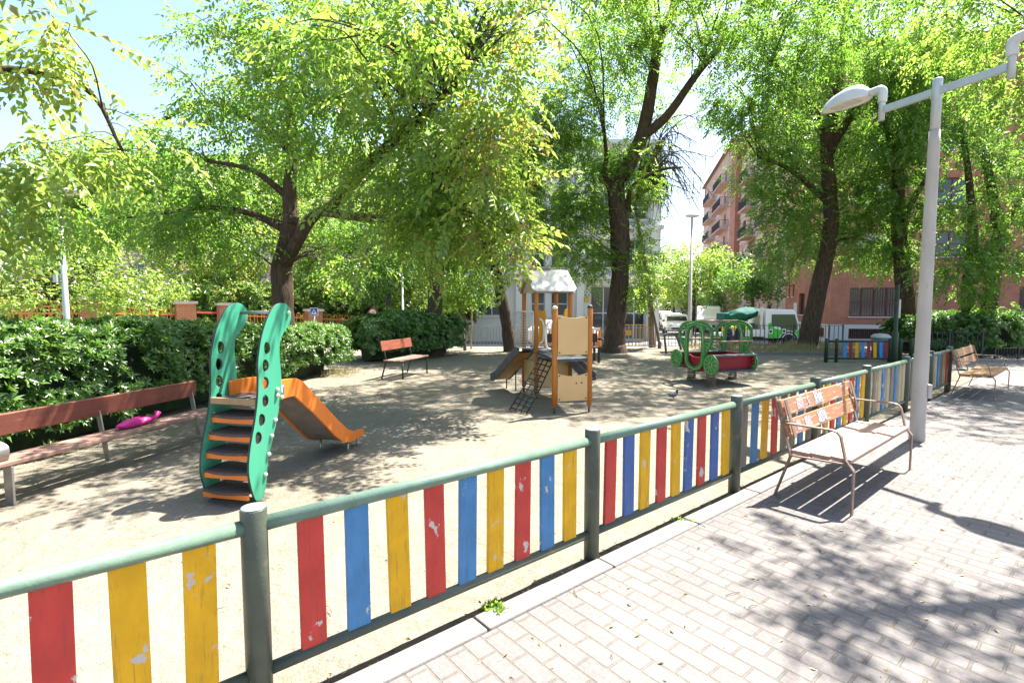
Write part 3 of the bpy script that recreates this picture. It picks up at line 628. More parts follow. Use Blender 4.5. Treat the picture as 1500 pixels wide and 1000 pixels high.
for i in range(len(PS) - 1):
    a, b = PS[i] + .04, PS[i + 1] - .04
    MB().tube([fw(a, 0, .795), fw(b, 0, .795)], .031, 18).build('top_rail', RAILG, fence, w=True)
    MB().tube([fw(a, 0, .175), fw(b, 0, .175)], .026, 14).build('bottom_rail', GREEN, fence, w=True)
    cs = pat[i]; n = len(cs)
    if i == 0: ctr = [PS[0] + .2 * k + .15 for k in range(5)] + [-2.653 - .105, -2.653, -2.45, -2.235]; ctr = [-3.7, -3.48, -2.653, -2.86, -3.28, -3.07, -2.86, -2.45, -2.235]; cs = list('rbrybyryy'); ctr = [-3.7, -3.48, -2.653, -3.28, -3.07, -2.86, -2.653, -2.45, -2.235]; ctr.pop(2); cs = list('rbybyryy')
    elif i == 1: ctr = [-1.82, -1.615, -1.41, -1.207, -1.007, -.82, -.62, -.425, -.23]
    elif i == 2: ctr = [.16, .36, .545, .75, .94, 1.12, 1.31, 1.515, 1.70]
    else: ctr = [a + (b - a) * (k + .5) / n for k in range(n)]
    for k, (c, q) in enumerate(zip(ctr, cs)):
        w = .108; tilt = random.uniform(-.006, .006)
        mb = MB(); z0, z1 = .178 + random.uniform(0, .006), .785
        mb.bar(fw(c + tilt, .0, z0), fw(c - tilt, .0, z1), w, .022, up=FN)
        o = mb.build('slat', SL[q], fence, w=True, bevel=.003); o['label'] = SLN[q]
# the short far piece of the same fence
far = thing('picket_fence', 'short far piece of slatted fence with dark green posts under the shaded trees', 'fence', (10.2, 14.8, 0))
DKG = pm('dark_green', (.02, .05, .03), (.015, .035, .022), 10, .45)
fx = [9.12, 9.42, 11.0, 11.3, 11.62]
for x, w in zip(fx, (.05, .045, .06, .05, .05)):
    MB().lathe([(w, -.1), (w, .66), (w * .9, .68)], (x, 14.8 + (x - 9.1) * .02, 0), n=12).build('post', DKG, far, w=True)
MB().tube([(9.12, 14.8, .60), (11.62, 14.85, .60)], .03, 10).build('top_rail', DKG, far, w=True)
MB().tube([(9.12, 14.8, .10), (11.62, 14.85, .10)], .028, 10).build('bottom_rail', DKG, far, w=True)
for k, q in enumerate('brybrybr'):
    x = 9.66 + k * .178
    o = MB().bar((x + .012, 14.8 + (x - 9.1) * .02, .1), (x - .012, 14.8 + (x - 9.1) * .02, .59), .095, .02, up=(0, 1, 0)).build('slat', {'b': pm('slat_bright_blue', (.03, .24, .62), None, 8, .5), 'r': pm('slat_dark_red', (.30, .02, .03), None, 8, .5), 'y': SL['y']}[q], far, w=True, bevel=.003); o['label'] = SLN[q]

# ================================================================ slide
TEAL = pm('teal_plastic', (.055, .34, .20), (.045, .29, .175), 3, .38, .05, 20, spec=.5, dirt=((.12, .36, .24), 6, .64), stretch=(1, 1, .25))
EDGE = pm('panel_edge', (.02, .03, .028), (.05, .06, .05), 8, .6)
ORNG = pm('orange_plastic', (.74, .20, .025), (.66, .165, .02), 3, .4, .05, 20, spec=.5, dirt=((.55, .17, .04), 8, .64))
GRIT = pm('brown_tread', (.12, .085, .07), (.075, .055, .047), 30, .85, .4, 160)
CREAM = pm('cream_cap', (.62, .60, .46), None, 8, .5)
STEEL = pm('steel', (.42, .41, .39), (.32, .31, .29), 12, .38, .05, 60, metal=.8)
PLYD = pm('ply_grey', (.23, .20, .175), (.17, .145, .125), 9, .7, .1)
SP = V((-2.18, 4.18, 0)); SD = V((.22, .9755, 0)); SN = V((-.9755, .22, 0)); SW = .47; UP = V((0, 0, 1))
slide = thing('slide', 'green and orange toddler slide with holed wavy ladder sides', 'slide', SP)
panel = [(0.028, 0.037), (-0.023, 0.205), (-0.029, 0.345), (0.004, 0.512), (0.062, 0.695), (0.105, 0.884), (0.119, 1.04), (0.123, 1.178), (0.15, 1.314), (0.199, 1.449), (0.279, 1.586), (0.357, 1.661), (0.436, 1.687), (0.516, 1.677), (0.569, 1.623), (0.575, 1.537), (0.521, 1.465), (0.454, 1.405), (0.409, 1.334), (0.4, 1.21), (0.411, 1.061), (0.412, 0.956), (0.386, 0.812), (0.337, 0.653), (0.267, 0.482), (0.206, 0.333), (0.185, 0.216), (0.168, 0.118), (0.126, 0.021), (0.077, 0.013)]
holes = [(0.229, 1.297), (0.204, 1.149), (0.196, 0.999), (0.185, 0.845), (0.134, 0.69), (0.085, 0.546)]
def dhole(c, w=.048, h=.054):
    o = []
    for k in range(14):
        t = 2 * math.pi * k / 14; x = math.cos(t); z = math.sin(t)
        o.append((c[0] + w * (x if x > 0 else x * .55), c[1] + h * z))
    return o
for off in (0, SW):
    pl = MB().plate(curve2(panel, 3), [dhole(h) for h in holes], .022, SP + SN * off, SD, UP, mi=0, mi_edge=1).build('side_panel', [TEAL, EDGE], slide, w=True, bevel=.003)
    for k, (a, b) in enumerate([(.155, .21), (.205, .375), (.25, .525), (.305, .655), (.34, .87), (.345, .92), (.40, .84), (.53, 1.60)]):
        MB().lathe([(.019, 0), (.019, .012), (.012, .02), (.002, .022)], SP + SN * off + SD * a + UP * b - SN * .012, -SN, n=12).build('bolt_cap', CREAM, pl, w=True)
        if off: break
for k, (a, z) in enumerate([(-.02, .10), (.0, .262), (.03, .42), (.065, .572), (.105, .715)]):
    c = SP + SN * SW / 2 + SD * (a + .13) + UP * z
    out = []
    for q in range(17):
        t = q / 16; out.append((.012 + (SW - .024) * t - SW / 2, -.13 - .05 * math.sin(math.pi * t)))
    out += [(SW / 2 - .012, .12), (-SW / 2 + .012, .12)]
    st = MB().plate(out, [], .022, c, SN, SD).build('step', GRIT, slide, w=True, bevel=.004)
    MB().bar(c + SN * (-SW / 2 + .013) - SD * .128 - UP * .035, c + SN * (SW / 2 - .013) - SD * .128 - UP * .035, .02, .045).build('step_front', ORNG, st, w=True, bevel=.003)
dk = MB().bar(SP + SN * .012 + SD * .27 + UP * .85, SP + SN * (SW - .012) + SD * .27 + UP * .85, .34, .02).build('deck', GRIT, slide, w=True, bevel=.003)
MB().bar(SP + SN * .012 + SD * .105 + UP * .848, SP + SN * (SW - .012) + SD * .105 + UP * .848, .03, .055).build('deck_bar', pm('bare_wood', (.36, .24, .13), (.28, .18, .1), 8, .7), dk, w=True, bevel=.006)
MB().tube([SP + SN * .01 + SD * .50 + UP * 1.60, SP + SN * (SW - .01) + SD * .50 + UP * 1.60], .017, 12).build('top_bar', STEEL, slide, w=True)
chute = [(0.30, 0.99), (0.401, 0.992), (0.531, 0.988), (0.667, 0.975), (0.755, 0.937), (0.995, 0.735), (1.369, 0.411), (1.555, 0.271), (1.704, 0.205), (1.86, 0.20), (1.928, 0.165), (1.915, 0.125), (1.807, 0.105), (1.598, 0.105), (1.452, 0.149), (1.316, 0.244), (0.947, 0.565), (0.631, 0.811), (0.522, 0.813), (0.30, 0.814)]
for off in (.03, SW - .03):
    MB().plate(chute, [], .026, SP + SN * off, SD, UP).build('chute_side', ORNG, slide, w=True, bevel=.005)
bed = [(.38, .845), (.64, .84), (.97, .592), (1.33, .275), (1.47, .18), (1.61, .14), (1.90, .135)]
mb = MB(); vs = []
for a, z in bed: vs += [SP + SN * .044 + SD * a + UP * z, SP + SN * (SW - .044) + SD * a + UP * z]
vs2 = [p - UP * .022 for p in vs]; n = len(bed)
mb.add(vs, [(2 * i, 2 * i + 1, 2 * i + 3, 2 * i + 2) for i in range(n - 1)], 0); mb.add(vs2, [(2 * i, 2 * i + 2, 2 * i + 3, 2 * i + 1) for i in range(n - 1)], 1)
mb.build('chute_bed', [pm('bed_steel', (.5, .5, .5), None, 5, .3, metal=.9), PLYD], slide, w=True)
for a, off in ((1.84, .06), (1.62, .06), (1.62, SW - .06), (1.84, SW - .06)):
    MB().tube([SP + SN * off + SD * a - UP * .1, SP + SN * off + SD * a + UP * .125], .013, 8).build('leg', STEEL, slide, w=True)
for off in (.0, SW):
    MB().bar(SP + SN * off + SD * .09 - UP * .1, SP + SN * off + SD * .09 + UP * .05, .05, .012, up=SN).build('leg', STEEL, slide, w=True)
for a, z in ((.33, .95), (.36, .95)): pass
mb = MB(); c = SP + SN * .0155 + SD * .445 + UP * .905
mb.plate([(-.035, -.045), (.035, -.045), (.035, .045), (-.035, .045)], [], .002, c, SD, UP)
sk = mb.build('sticker', pm('sticker_blue', (.10, .12, .25), None, 5, .5), slide, w=True)
mb = MB(); mb.plate([(-.006, -.03), (.008, -.03), (.008, .02), (.026, .02), (.022, .036), (-.03, .036), (-.03, .02), (-.006, .02)], [], .002, c - SN * .0022, SD, UP)
mb.build('sticker_mark', pm('sticker_white', (.7, .7, .7), None, 5, .5), sk, w=True)

# ================================================================ play tower
WOODO = pm('orange_timber', (.50, .19, .035), (.40, .14, .022), 6, .5, .15, 60, stretch=(4, 4, .5))
TAN = pm('tan_board', (.66, .43, .19), (.60, .38, .165), 2, .5, .04)
TANE = pm('tan_board_edge', (.30, .2, .1), None, 5, .6)
YEL = pm('yellow_board', (.72, .33, .015), (.64, .28, .012), 3, .45)
SLATE = pm('slate_deck', (.085, .095, .10), (.06, .065, .07), 14, .8, .2, 120)
WHITEM = pm('white_metal', (.66, .64, .60), (.58, .56, .52), 8, .45)
ROOFW = pm('roof_board', (.50, .49, .48), (.42, .40, .39), 3, .5, .05, dirt=((.36, .34, .32), 4, .60))
ROPE = pm('black_rope', (.02, .019, .018), (.04, .038, .035), 30, .8)
E_ = V((.96, .28, 0)).normalized(); G_ = V((-.28, .96, 0)).normalized()
A = V((.65, 7.79, 0)); tower = thing('play_tower', 'small timber play tower with white gabled roof and tan panels', 'play tower', A)
B = A + E_ * .585; Cc = V((.43, 9.06, 0)); Ff = Cc + E_ * .65; Dd = Cc + G_ * .72; Ee = Dd + E_ * .65
def P2(o, a, b, z=0): return o + E_ * a + G_ * b + UP * z
for p, h, r in ((A, 1.63, .042), (B, 1.645, .042), (Cc, 1.93, .04), (Ff, 1.93, .04), (Dd, 1.93, .04), (Ee, 1.93, .04)):
    ps = MB().lathe([(r, .10), (r, h - .03), (r * .9, h - .012)], p, n=16).build('post', WOODO, tower, w=True)
    MB().lathe([(.02, -.1), (.02, .11), (.03, .115)], p, n=10).build('post_foot', STEEL, ps, w=True)
    if h < 1.8: MB().lathe([(r * 1.06, h - .03), (r * 1.02, h), (r * .3, h + .025)], p, n=16).build('post_cap', CREAM if p is A else EDGE, ps, w=True)
def curvedpanel(w, h, dip_t, dip_b=0):
    o = [(0, 0)] + [(w * k / 10, dip_b * math.sin(math.pi * k / 10)) for k in range(1, 10)] + [(w, 0), (w, h)]
    return o + [(w * (1 - k / 10), h - dip_t * math.sin(math.pi * k / 10)) for k in range(1, 10)] + [(0, h)]
for nm, z0, h, dip in (('upper_panel', .90, .605, .04), ('lower_panel', .18, .435, .045)):
    pa = MB().plate(curvedpanel(.50, h, dip), [], .02, A + E_ * .045 + UP * z0 - G_ * .012, E_, UP, 0, 1).build(nm, [TAN, TANE], tower, w=True, bevel=.004)
    for x, z in ((.03, .035), (.47, .035), (.03, h - .035), (.47, h - .035)) + (((.31, h - .16), (.40, h - .155)) if nm == 'lower_panel' else ()):
        MB().lathe([(.012, 0), (.012, .006), (.004, .01)], A + E_ * (.045 + x) + UP * (z0 + z) - G_ * .022, -G_, n=10).build('bolt_cap', EDGE, pa, w=True)
# side boards under the deck and the deck itself
MB().plate([(.0, 0), (.6, .0), (.6, .52), (0, .45)], [], .02, Cc + E_ * .02 + UP * .2, E_, UP).build('side_board', TAN, tower, w=True, bevel=.004)
MB().plate([(.04, 0), (.68, .0), (.68, .42), (.04, .42)], [], .02, Cc + UP * .22, G_, UP).build('side_board', TAN, tower, w=True, bevel=.004)
dkp = [P2(A, .02, .0), P2(A, .565, .0), P2(Ff, .0, .0), P2(Ee, .0, .05), P2(Dd, .0, .05), P2(Cc, .0, .0)]
MB().plate([((p - A).dot(E_), (p - A).dot(G_)) for p in dkp], [], .05, A + UP * .815, E_, G_).build('deck', SLATE, tower, w=True, bevel=.006)
# roof: two slopes and a gable board
rc = (Cc + Ff + Dd + Ee) / 4; hw, hd = .40, .46
roofp = None
for sgn in (-1, 1):
    O = rc + UP * 2.30; X = E_; Y = (G_ * sgn * .46 - UP * .40).normalized(); ln = .62
    ou = [(-hw, 0), (hw, 0), (hw + .02, ln - .08), (hw - .05, ln), (-hw + .03, ln), (-hw - .03, ln - .08)]
    o = MB().plate(ou, [], .025, O, X, Y).build('roof', ROOFW, tower, w=True, bevel=.008); roofp = roofp or o
MB().bar(rc - E_ * .36 + UP * 2.318, rc + E_ * .06 + UP * 2.318, .07, .035).build('ridge_cap', pm('ridge', (.22, .18, .15), None, 6, .6), roofp, w=True, bevel=.006)
for k in (-1, 1):
    MB().plate([(-.40, 1.90), (-.36, 1.88), (.36, 1.88), (.40, 1.90), (.03, 2.255), (-.03, 2.255)], [], .018, rc + E_ * (.33 * k), G_, UP).build('gable_board', pm('gable_tan', (.60, .50, .38), None, 4, .5), tower, w=True, bevel=.003)
    MB().strip([rc + E_ * (.345 * k) + G_ * -.47 + UP * 1.875, rc + E_ * (.345 * k) + UP * 2.275, rc + E_ * (.345 * k) + G_ * .47 + UP * 1.875], .05, .012, E_).build('gable_trim', pm('gable_trim', (.28, .24, .20), None, 6, .6), tower, w=True)
# bulging mesh guard on the open side
mg = MB(); n = 14
def gp(t, z): a = math.pi * t; return Cc + G_ * (.36 - .36 * math.cos(a)) - E_ * (.06 + .20 * math.sin(a)) + UP * z
for z in (.90, 1.545): mg.tube([gp(k / n, z) for k in range(n + 1)], .014, 8)
for k in (0, n): mg.tube([gp(k / n, .9), gp(k / n, 1.545)], .014, 8)
gd = mg.build('mesh_guard', WHITEM, tower, w=True)
mg = MB()
for k in range(15): mg.tube([gp(k / 14, .91), gp(k / 14, 1.54)], .0045, 4)
for k in range(1, 13): mg.tube([gp(q / 10, .9 + k * .05) for q in range(11)], .0045, 4)
mg.build('wire_mesh', WHITEM, gd, w=True)
# yellow entrance boards and grab rails
MB().plate([(0, 0), (.16, 0), (.16, .64), (.02, .66), (-.05, .62), (.03, .3)], [], .02, Dd + E_ * .28 + UP * .9, E_, UP).build('entrance_board', YEL, tower, w=True, bevel=.004)
MB().plate([(0, 0), (.15, 0), (.15, .76), (.10, .70), (.06, .73), (0, .66)], [], .02, Ff + G_ * .30 + UP * .86, (E_ * .6 + G_ * .6), UP).build('entrance_board', YEL, tower, w=True, bevel=.004)
for o, dx in ((Cc, .045), (A, -.03)):
    b = o + E_ * dx - G_ * (.02 if o is Cc else -.1); q = E_ * (.07 if o is Cc else -.06)
    MB().tube(curve([b + UP * .98, b + q + UP * 1.02, b + q * 1.3 + UP * 1.2, b + q + UP * 1.36, b + UP * 1.42], 4), .017, 10).build('grab_rail', WHITEM, tower, w=True)
# slides
def chute_obj(s, e, w, z0, z1, mat_in, mat_side):
    d = (e - s); L = d.length; d.normalize(); n = V((d.y, -d.x, 0))
    pr = [(0, z0), (.1 * L, z0 - .03), (.55 * L, z0 + (z1 - z0) * .62), (.78 * L, z1 + .06), (.9 * L, z1), (L, z1 + .005)]
    mb = MB(); vs = []
    for a, z in pr: vs += [s + d * a + n * w / 2 + UP * z, s + d * a - n * w / 2 + UP * z]
    vs2 = [p - UP * .03 for p in vs]; k = len(pr)
    mb.add(vs, [(2 * i, 2 * i + 1, 2 * i + 3, 2 * i + 2) for i in range(k - 1)], 0); mb.add(vs2, [(2 * i, 2 * i + 2, 2 * i + 3, 2 * i + 1) for i in range(k - 1)], 1)
    ch = mb.build('chute', [SLATE, mat_in], tower, w=True)
    for sg in (-1, 1):
        ou = [(a, z + (.13 if 0 < i < k - 1 else .08)) for i, (a, z) in enumerate(pr)] + [(a, z - .05) for a, z in pr[::-1]]
        MB().plate(ou, [], .022, s + n * sg * w / 2, d, UP).build('chute_side', mat_side, ch, w=True, bevel=.004)
    for a in (.6, .93):
        zz = z1 + (.18 if a < .7 else 0)
        MB().tube([s + d * L * a + n * w * .4 - UP * .1, s + d * L * a + n * w * .4 + UP * (zz - .03)], .013, 8).build('leg', EDGE, ch, w=True)
DKB = pm('dark_board', (.12, .115, .11), (.09, .085, .08), 8, .65); UND = pm('underside_tan', (.42, .24, .09), (.34, .19, .07), 6, .6)
chute_obj(Cc + G_ * .36 - E_ * .05, V((-.27, 10.15, 0)), .38, .82, .22, UND, DKB)
chute_obj(Ff + G_ * .05 - E_ * .12, Ff + E_ * .30 - G_ * .35, .3, .80, .36, DKB, DKB)
# rope climbing net
TLn, TRn, BLn, BRn = V((.47, 8.75, .76)), V((.66, 8.3, .74)), V((-.04, 7.95, .02)), V((.22, 7.66, .02))
mb = MB(); mb.tube([TLn, TRn], .018, 8)
for k in range(4): a = k / 3; mb.tube([TLn.lerp(TRn, a), TLn.lerp(TRn, a).lerp(BLn.lerp(BRn, a), .5) - UP * .03, BLn.lerp(BRn, a)], .0115, 6)
for k in range(1, 11): t = k / 10.5; mb.tube([TLn.lerp(BLn, t) - UP * .12 * t * (1 - t), TRn.lerp(BRn, t) - UP * .12 * t * (1 - t)], .0115, 6)
mb.build('climbing_net', ROPE, tower, w=True)

# ================================================================ green spring carriage
CG = pm('carriage_green', (.04, .26, .05), (.035, .22, .042), 3, .4, .03)
CGE = pm('carriage_edge', (.03, .12, .04), None, 5, .5)
CRED = pm('carriage_red', (.34, .016, .03), (.28, .013, .025), 3, .42)
LIME = pm('lime_line', (.40, .58, .26), None, 5, .5)
SPR = pm('spring_paint', (.11, .08, .05), (.2, .15, .09), 12, .5)
CP = V((4.02, 10.3, 0)); CD = V((-.31, .951, 0)); CN = V((.951, .31, 0)); CW = 1.18
car = thing('spring_carriage', 'green carriage-shaped spring rocker with red inside and spoked wheels', 'spring rocker', CP)
body = [(-0.054, 1.075), (-0.032, 1.193), (0.095, 1.278), (0.278, 1.318), (0.503, 1.325), (0.718, 1.311), (0.898, 1.275), (1.027, 1.171), (1.071, 1.012), (1.042, 0.909), (0.94, 0.759), (0.831, 0.613), (0.825, 0.458), (0.698, 0.318), (0.5, 0.27), (0.33, 0.311), (0.206, 0.449), (0.175, 0.6), (0.106, 0.679), (0.006, 0.832), (-0.058, 0.98)]
def arch(x0, x1, z0, z1, n=10):
    w = (x1 - x0) / 2; c = (x0 + x1) / 2; h = min(w * 1.15, z1 - z0)
    return [(x0, z0), (x1, z0)] + [(c + w * math.cos(math.pi * k / n), z1 - h + h * math.sin(math.pi * k / n)) for k in range(n + 1)]
def poly_tube(mb, pts, O, r, n=5): mb.tube([O + CD * a + UP * b for a, b in pts], r, n)
for side, (off, sh) in enumerate(((0, 0), (CW, .22))):
    O = CP + CN * off + CD * sh; fn = -CN
    wins = [arch(.01, .225, .955, 1.20), [(.30, .52), (.34, .43), (.42, .375), (.51, .36), (.60, .375), (.68, .43), (.72, .52)] + arch(.30, .72, .6, 1.215)[2:], arch(.80, .985, .95, 1.185)]
    pl = MB().plate(curve2(body, 3), wins, .03, O, CD, UP, 0, 1).build('side_panel', [CG, CGE], car, w=True, bevel=.004)
    mb = MB(); Q = O + fn * .018
    poly_tube(mb, [(.245, .42), (.25, 1.08), (.33, 1.20), (.51, 1.26), (.69, 1.20), (.77, 1.08), (.775, .42), (.68, .345), (.5, .305), (.34, .345), (.245, .42)], Q, .008)
    poly_tube(mb, [(.51, 1.30), (.30, 1.25), (.235, 1.05), (.2, .62)], Q, .007); poly_tube(mb, [(.51, 1.30), (.73, 1.25), (.80, 1.05), (.83, .62)], Q, .007)
    poly_tube(mb, [(.51, 1.30), (.15, 1.24), (-.01, 1.10), (.02, .88), (.12, .72)], Q, .006); poly_tube(mb, [(.51, 1.30), (.88, 1.22), (1.03, 1.06), (.96, .84), (.87, .70)], Q, .006)
    for cx in (.10, .90): poly_tube(mb, [(cx - .07, .86), (cx + .05, .89), (cx + .07, .82), (cx - .04, .78), (cx - .07, .86)], Q, .006)
    mb.build('painted_line', LIME, pl, w=True)
    for wc, wz, wr in ((-.045, .453, .215), (1.076, .48, .2)):
        Wc = O + CD * wc + UP * wz + fn * .035
        wh = MB().lathe([(wr, -.015), (wr, .015)], Wc, fn, n=32).build('wheel', CG, car, w=True, bevel=.004)
        mb = MB(); ring = [(wc + wr * .84 * math.cos(2 * math.pi * k / 24), wz + wr * .84 * math.sin(2 * math.pi * k / 24)) for k in range(25)]
        poly_tube(mb, ring, O + fn * .052, .006)
        for k in range(10): t = 2 * math.pi * k / 10; poly_tube(mb, [(wc + wr * .2 * math.cos(t), wz + wr * .2 * math.sin(t)), (wc + wr * .8 * math.cos(t), wz + wr * .8 * math.sin(t))], O + fn * .052, .006)
        poly_tube(mb, [(wc + wr * .2 * math.cos(2 * math.pi * k / 12), wz + wr * .2 * math.sin(2 * math.pi * k / 12)) for k in range(13)], O + fn * .052, .006)
        mb.build('spokes', LIME, wh, w=True)
def cq(a, b, z): return CP + CD * a + CN * b + UP * z
# red lower cradle, floor, seats, cross bars
mb = MB(); pr = [(-.02, .62), (.05, .44), (.3, .30), (.5, .28), (.75, .32), (1.05, .48), (1.15, .66)]
cr = MB().plate([(.0, .60), (.28, .60), (.4, .56), (.6, .56), (.74, .60), (1.12, .60), (1.05, .42), (.75, .28), (.5, .25), (.3, .27), (.05, .40)], [], .02, cq(0, .05, 0), CD, UP).build('cradle_side', CRED, car, w=True, bevel=.004)
MB().plate([(.0, .62), (1.25, .62), (1.2, .42), (.95, .28), (.5, .25), (.3, .27), (.05, .40)], [], .02, cq(0, CW - .04, 0), CD, UP).build('cradle_side', CRED, car, w=True, bevel=.004)
for a, rot in ((.13, -.1), (1.12, .1)):
    MB().bar(cq(a, .05, .47), cq(a, CW - .05, .47), .02, .30, up=UP).build('cradle_end', CRED, car, w=True, bevel=.004)
MB().plate([(-.02, .06), (1.1, .06), (1.1, CW - .06), (-.02, CW - .06)], [], .03, cq(0, 0, .30), CD, CN).build('floor_board', SLATE, car, w=True, bevel=.004)
for a in (.05, 1.0):
    MB().plate([(a - .1, .03), (a + .16, .03), (a + .16, CW - .03), (a - .1, CW - .03)], [], .03, cq(0, 0, .615), CD, CN).build('seat', SLATE, car, w=True, bevel=.006)
for a, z in ((.06, .90), (1.0, .90), (.5, 1.315)):
    MB().tube([cq(a, .01, z), cq(a + .1, CW, z)], .02, 10).build('cross_bar', pm('bar_brown', (.22, .14, .09), None, 8, .5), car, w=True)
for k, (u, v) in enumerate(((1041, 566), (1073, 554), (1013, 553), (1046, 546))):
    b = g(u, v); mb = MB(); pts = [b + V((.085 * math.cos(t * .6), .085 * math.sin(t * .6), .01 + .235 * t / 62)) for t in range(63)]
    mb.tube(pts, .013, 6); mb.lathe([(.11, -.03), (.11, .012)], b, n=16); mb.lathe([(.10, .25), (.10, .27)], b, n=16)
    mb.build('spring', SPR, car, w=True)

# ================================================================ benches
BMET = pm('bench_steel', (.27, .19, .15), (.20, .14, .11), 14, .45, .1, metal=.35)
BWD = pm('bench_plank', (.42, .27, .20), (.34, .21, .155), 5, .6, .25, 80, stretch=(.4, 5, 5), dirt=((.28, .2, .16), 9, .62))
BORW = pm('bench_plank_orange', (.37, .175, .085), (.31, .14, .07), 5, .75, .2, 80, stretch=(.4, 5, 5), chips=((.62, .48, .36), 13, .60), dirt=((.60, .36, .22), 5, .58))
def graff(name, bg, ink, sc):
    m, nt, N, L = nodes(name); out = nd(N, 'ShaderNodeOutputMaterial'); b = nd(N, 'ShaderNodeBsdfPrincipled'); L.new(b.outputs[0], out.inputs[0])
    vec = nd(N, 'ShaderNodeTexCoord').outputs['Object']; n = nd(N, 'ShaderNodeTexNoise'); n.inputs['Scale'].default_value = sc; n.inputs['Detail'].default_value = 1; n.inputs['Distortion'].default_value = 2.5
    L.new(vec, n.inputs['Vector']); r = ramp(N, L, n.outputs[0], .44, .46, (0, 0, 0), (1, 1, 1)); r2 = ramp(N, L, n.outputs[0], .53, .55, (1, 1, 1), (0, 0, 0))
    L.new(mixc(N, L, mixc(N, L, 1.0, r, r2, 'MULTIPLY'), bg, ink), b.inputs['Base Color']); b.inputs['Roughness'].default_value = .5; return m
def armbench(label, foot, rotz, L, plank, seatm, mid=None):
    b = thing('park_bench', label, 'bench', foot, rotz, 'steel-armed benches along the slatted fence')
    def bd(mb, nm, m, par=b, **k): return mb.build(nm, m, par, **k)
    for x in (0, L):
        X = V((1, 0, 0)); w, t = .045, .013
        mb = MB(); mb.strip([(x, .0, -.03), (x, .0, .36), (x, .06, .44), (x, .10, .62), (x, .125, .65), (x, .16, .66), (x, .56, .655)], w, t, X)
        bd(mb, 'arm_frame', BMET, bevel=.002)
        mb = MB(); mb.strip([(x, .60, -.03), (x, .47, .38), (x, .52, .55), (x, .61, .87)], w, t, X); bd(mb, 'rear_leg', BMET, bevel=.002)
        mb = MB(); mb.strip([(x, .05, .405), (x, .48, .385)], w, t, X); bd(mb, 'seat_support', BMET, bevel=.002)
    if mid:
        mb = MB(); mb.strip([(L / 2, .47, .38), (L / 2, .53, .55), (L / 2, .61, .85)], .045, .013, (1, 0, 0)); bd(mb, 'back_strut', BMET)
    for y in (.095, .25, .405):
        bd(MB().box((L / 2, y, .427 - (y - .09) * .045), (L - .03, .142, .034)), 'seat_plank', seatm, bevel=.006)
    pls = []
    for z, y in ((.605, .515), (.775, .565)):
        rot = M.Rotation(-.29, 3, 'X'); pls.append(bd(MB().box((L / 2, y, z), (L + .02, .032, .142), rot), 'back_plank', plank, bevel=.006))
    for x in (.045, L - .045):
        bd(MB().bar((x, .545 - .16, .45), (x, .61, .86), .05, .008, up=(1, 0, 0)) if False else MB().box((x, .50, .69), (.05, .008, .33), M.Rotation(-.29, 3, 'X')), 'back_bracket', BMET)
    return b, pls
b1, pl1 = armbench('bench with graffitied orange back planks beside the tall lamp post', V((2.70, 3.96, 0)), math.atan2(1.13, 1.34), 1.75, BORW, BWD, True)
G1 = graff('scribble_white', (.5, .5, .5), (.02, .02, .04), 20); G2 = graff('scribble_grey', (.46, .38, .34), (.2, .13, .18), 22); G3 = graff('scribble_blue', (.46, .48, .52), (.04, .05, .15), 20); G4 = graff('scribble_dark', (.44, .42, .4), (.02, .02, .03), 30)
rg = random.Random(4)
def sticker(pl, x, zc, w, h, m):
    rot = M.Rotation(-.29, 3, 'X'); c = V((x, (.515 if zc < .7 else .565), (.605 if zc < .7 else .775))) + rot @ V((0, -.0178, zc - (.605 if zc < .7 else .775)))
    ou = [(w / 2 * max(-1, min(1, 1.5 * math.cos(t))) * rg.uniform(.85, 1.05), h / 2 * max(-1, min(1, 1.5 * math.sin(t))) * rg.uniform(.85, 1.0)) for k, t in enumerate([2 * math.pi * q / 16 for q in range(16)])]
    MB().plate(ou, [], .0016, c, (1, 0, 0), rot @ V((0, 0, 1))).build('sticker', m, pl)
for x, z, w, h, m in ((.37, .775, .16, .11, G2), (.56, .775, .05, .13, G4), (.80, .78, .2, .12, G1)): sticker(pl1[1], x, z, w, h, m)
for x, z, w, h, m in ((.22, .605, .10, .1, G2), (.44, .605, .15, .11, G2), (.78, .61, .2, .115, G3)): sticker(pl1[0], x, z, w, h, m)
BOR2 = pm('bench_plank_tan', (.46, .25, .11), (.38, .20, .085), 5, .6, .2, 80, stretch=(.4, 5, 5))
b2, _ = armbench('bench with plain orange planks beyond the tall lamp post', V((8.36, 8.78, 0)), math.atan2(1.2, 1.41), 1.8, BOR2, BOR2, True)
# long bench by the hedge
RBR = pm('red_brown_plank', (.23, .075, .05), (.175, .055, .038), 4, .5, .25, 70, stretch=(5, .5, 5), dirt=((.40, .17, .11), 5, .62))
SEATW = pm('worn_plank', (.30, .18, .135), (.21, .125, .095), 4, .7, .25, 70, stretch=(5, .5, 5))
LBo = V((-4.24, 4.22, 0)); th = math.atan2(-.43, 1.7)
lb = thing('long_bench', 'long bench with one red-brown back plank in front of the hedge', 'bench', LBo, th)
LSTL = pm('bench_aluminium', (.36, .345, .325), (.26, .245, .23), 9, .4, .1, metal=.6)
for y in (.0, 1.05, 2.2):
    if y != 1.05: mb = MB(); mb.bar((0, y, -.05), (0, y, .32), .10, .018, up=(0, 1, 0)); mb.build('leg', LSTL, lb, bevel=.003)
    mb = MB(); mb.bar((-.30, y, .02), (-.425, y, .68), .06, .014, up=(0, 1, 0)); mb.build('back_strut', LSTL, lb, bevel=.003)
for x in (-.03, -.19): MB().box((x, .78, .343), (.135, 2.95, .04)).build('seat_plank', SEATW, lb, bevel=.008)
MB().box((-.385, .78, .605), (.035, 2.95, .20), M.Rotation(.12, 3, 'Y')).build('back_plank', RBR, lb, bevel=.008)
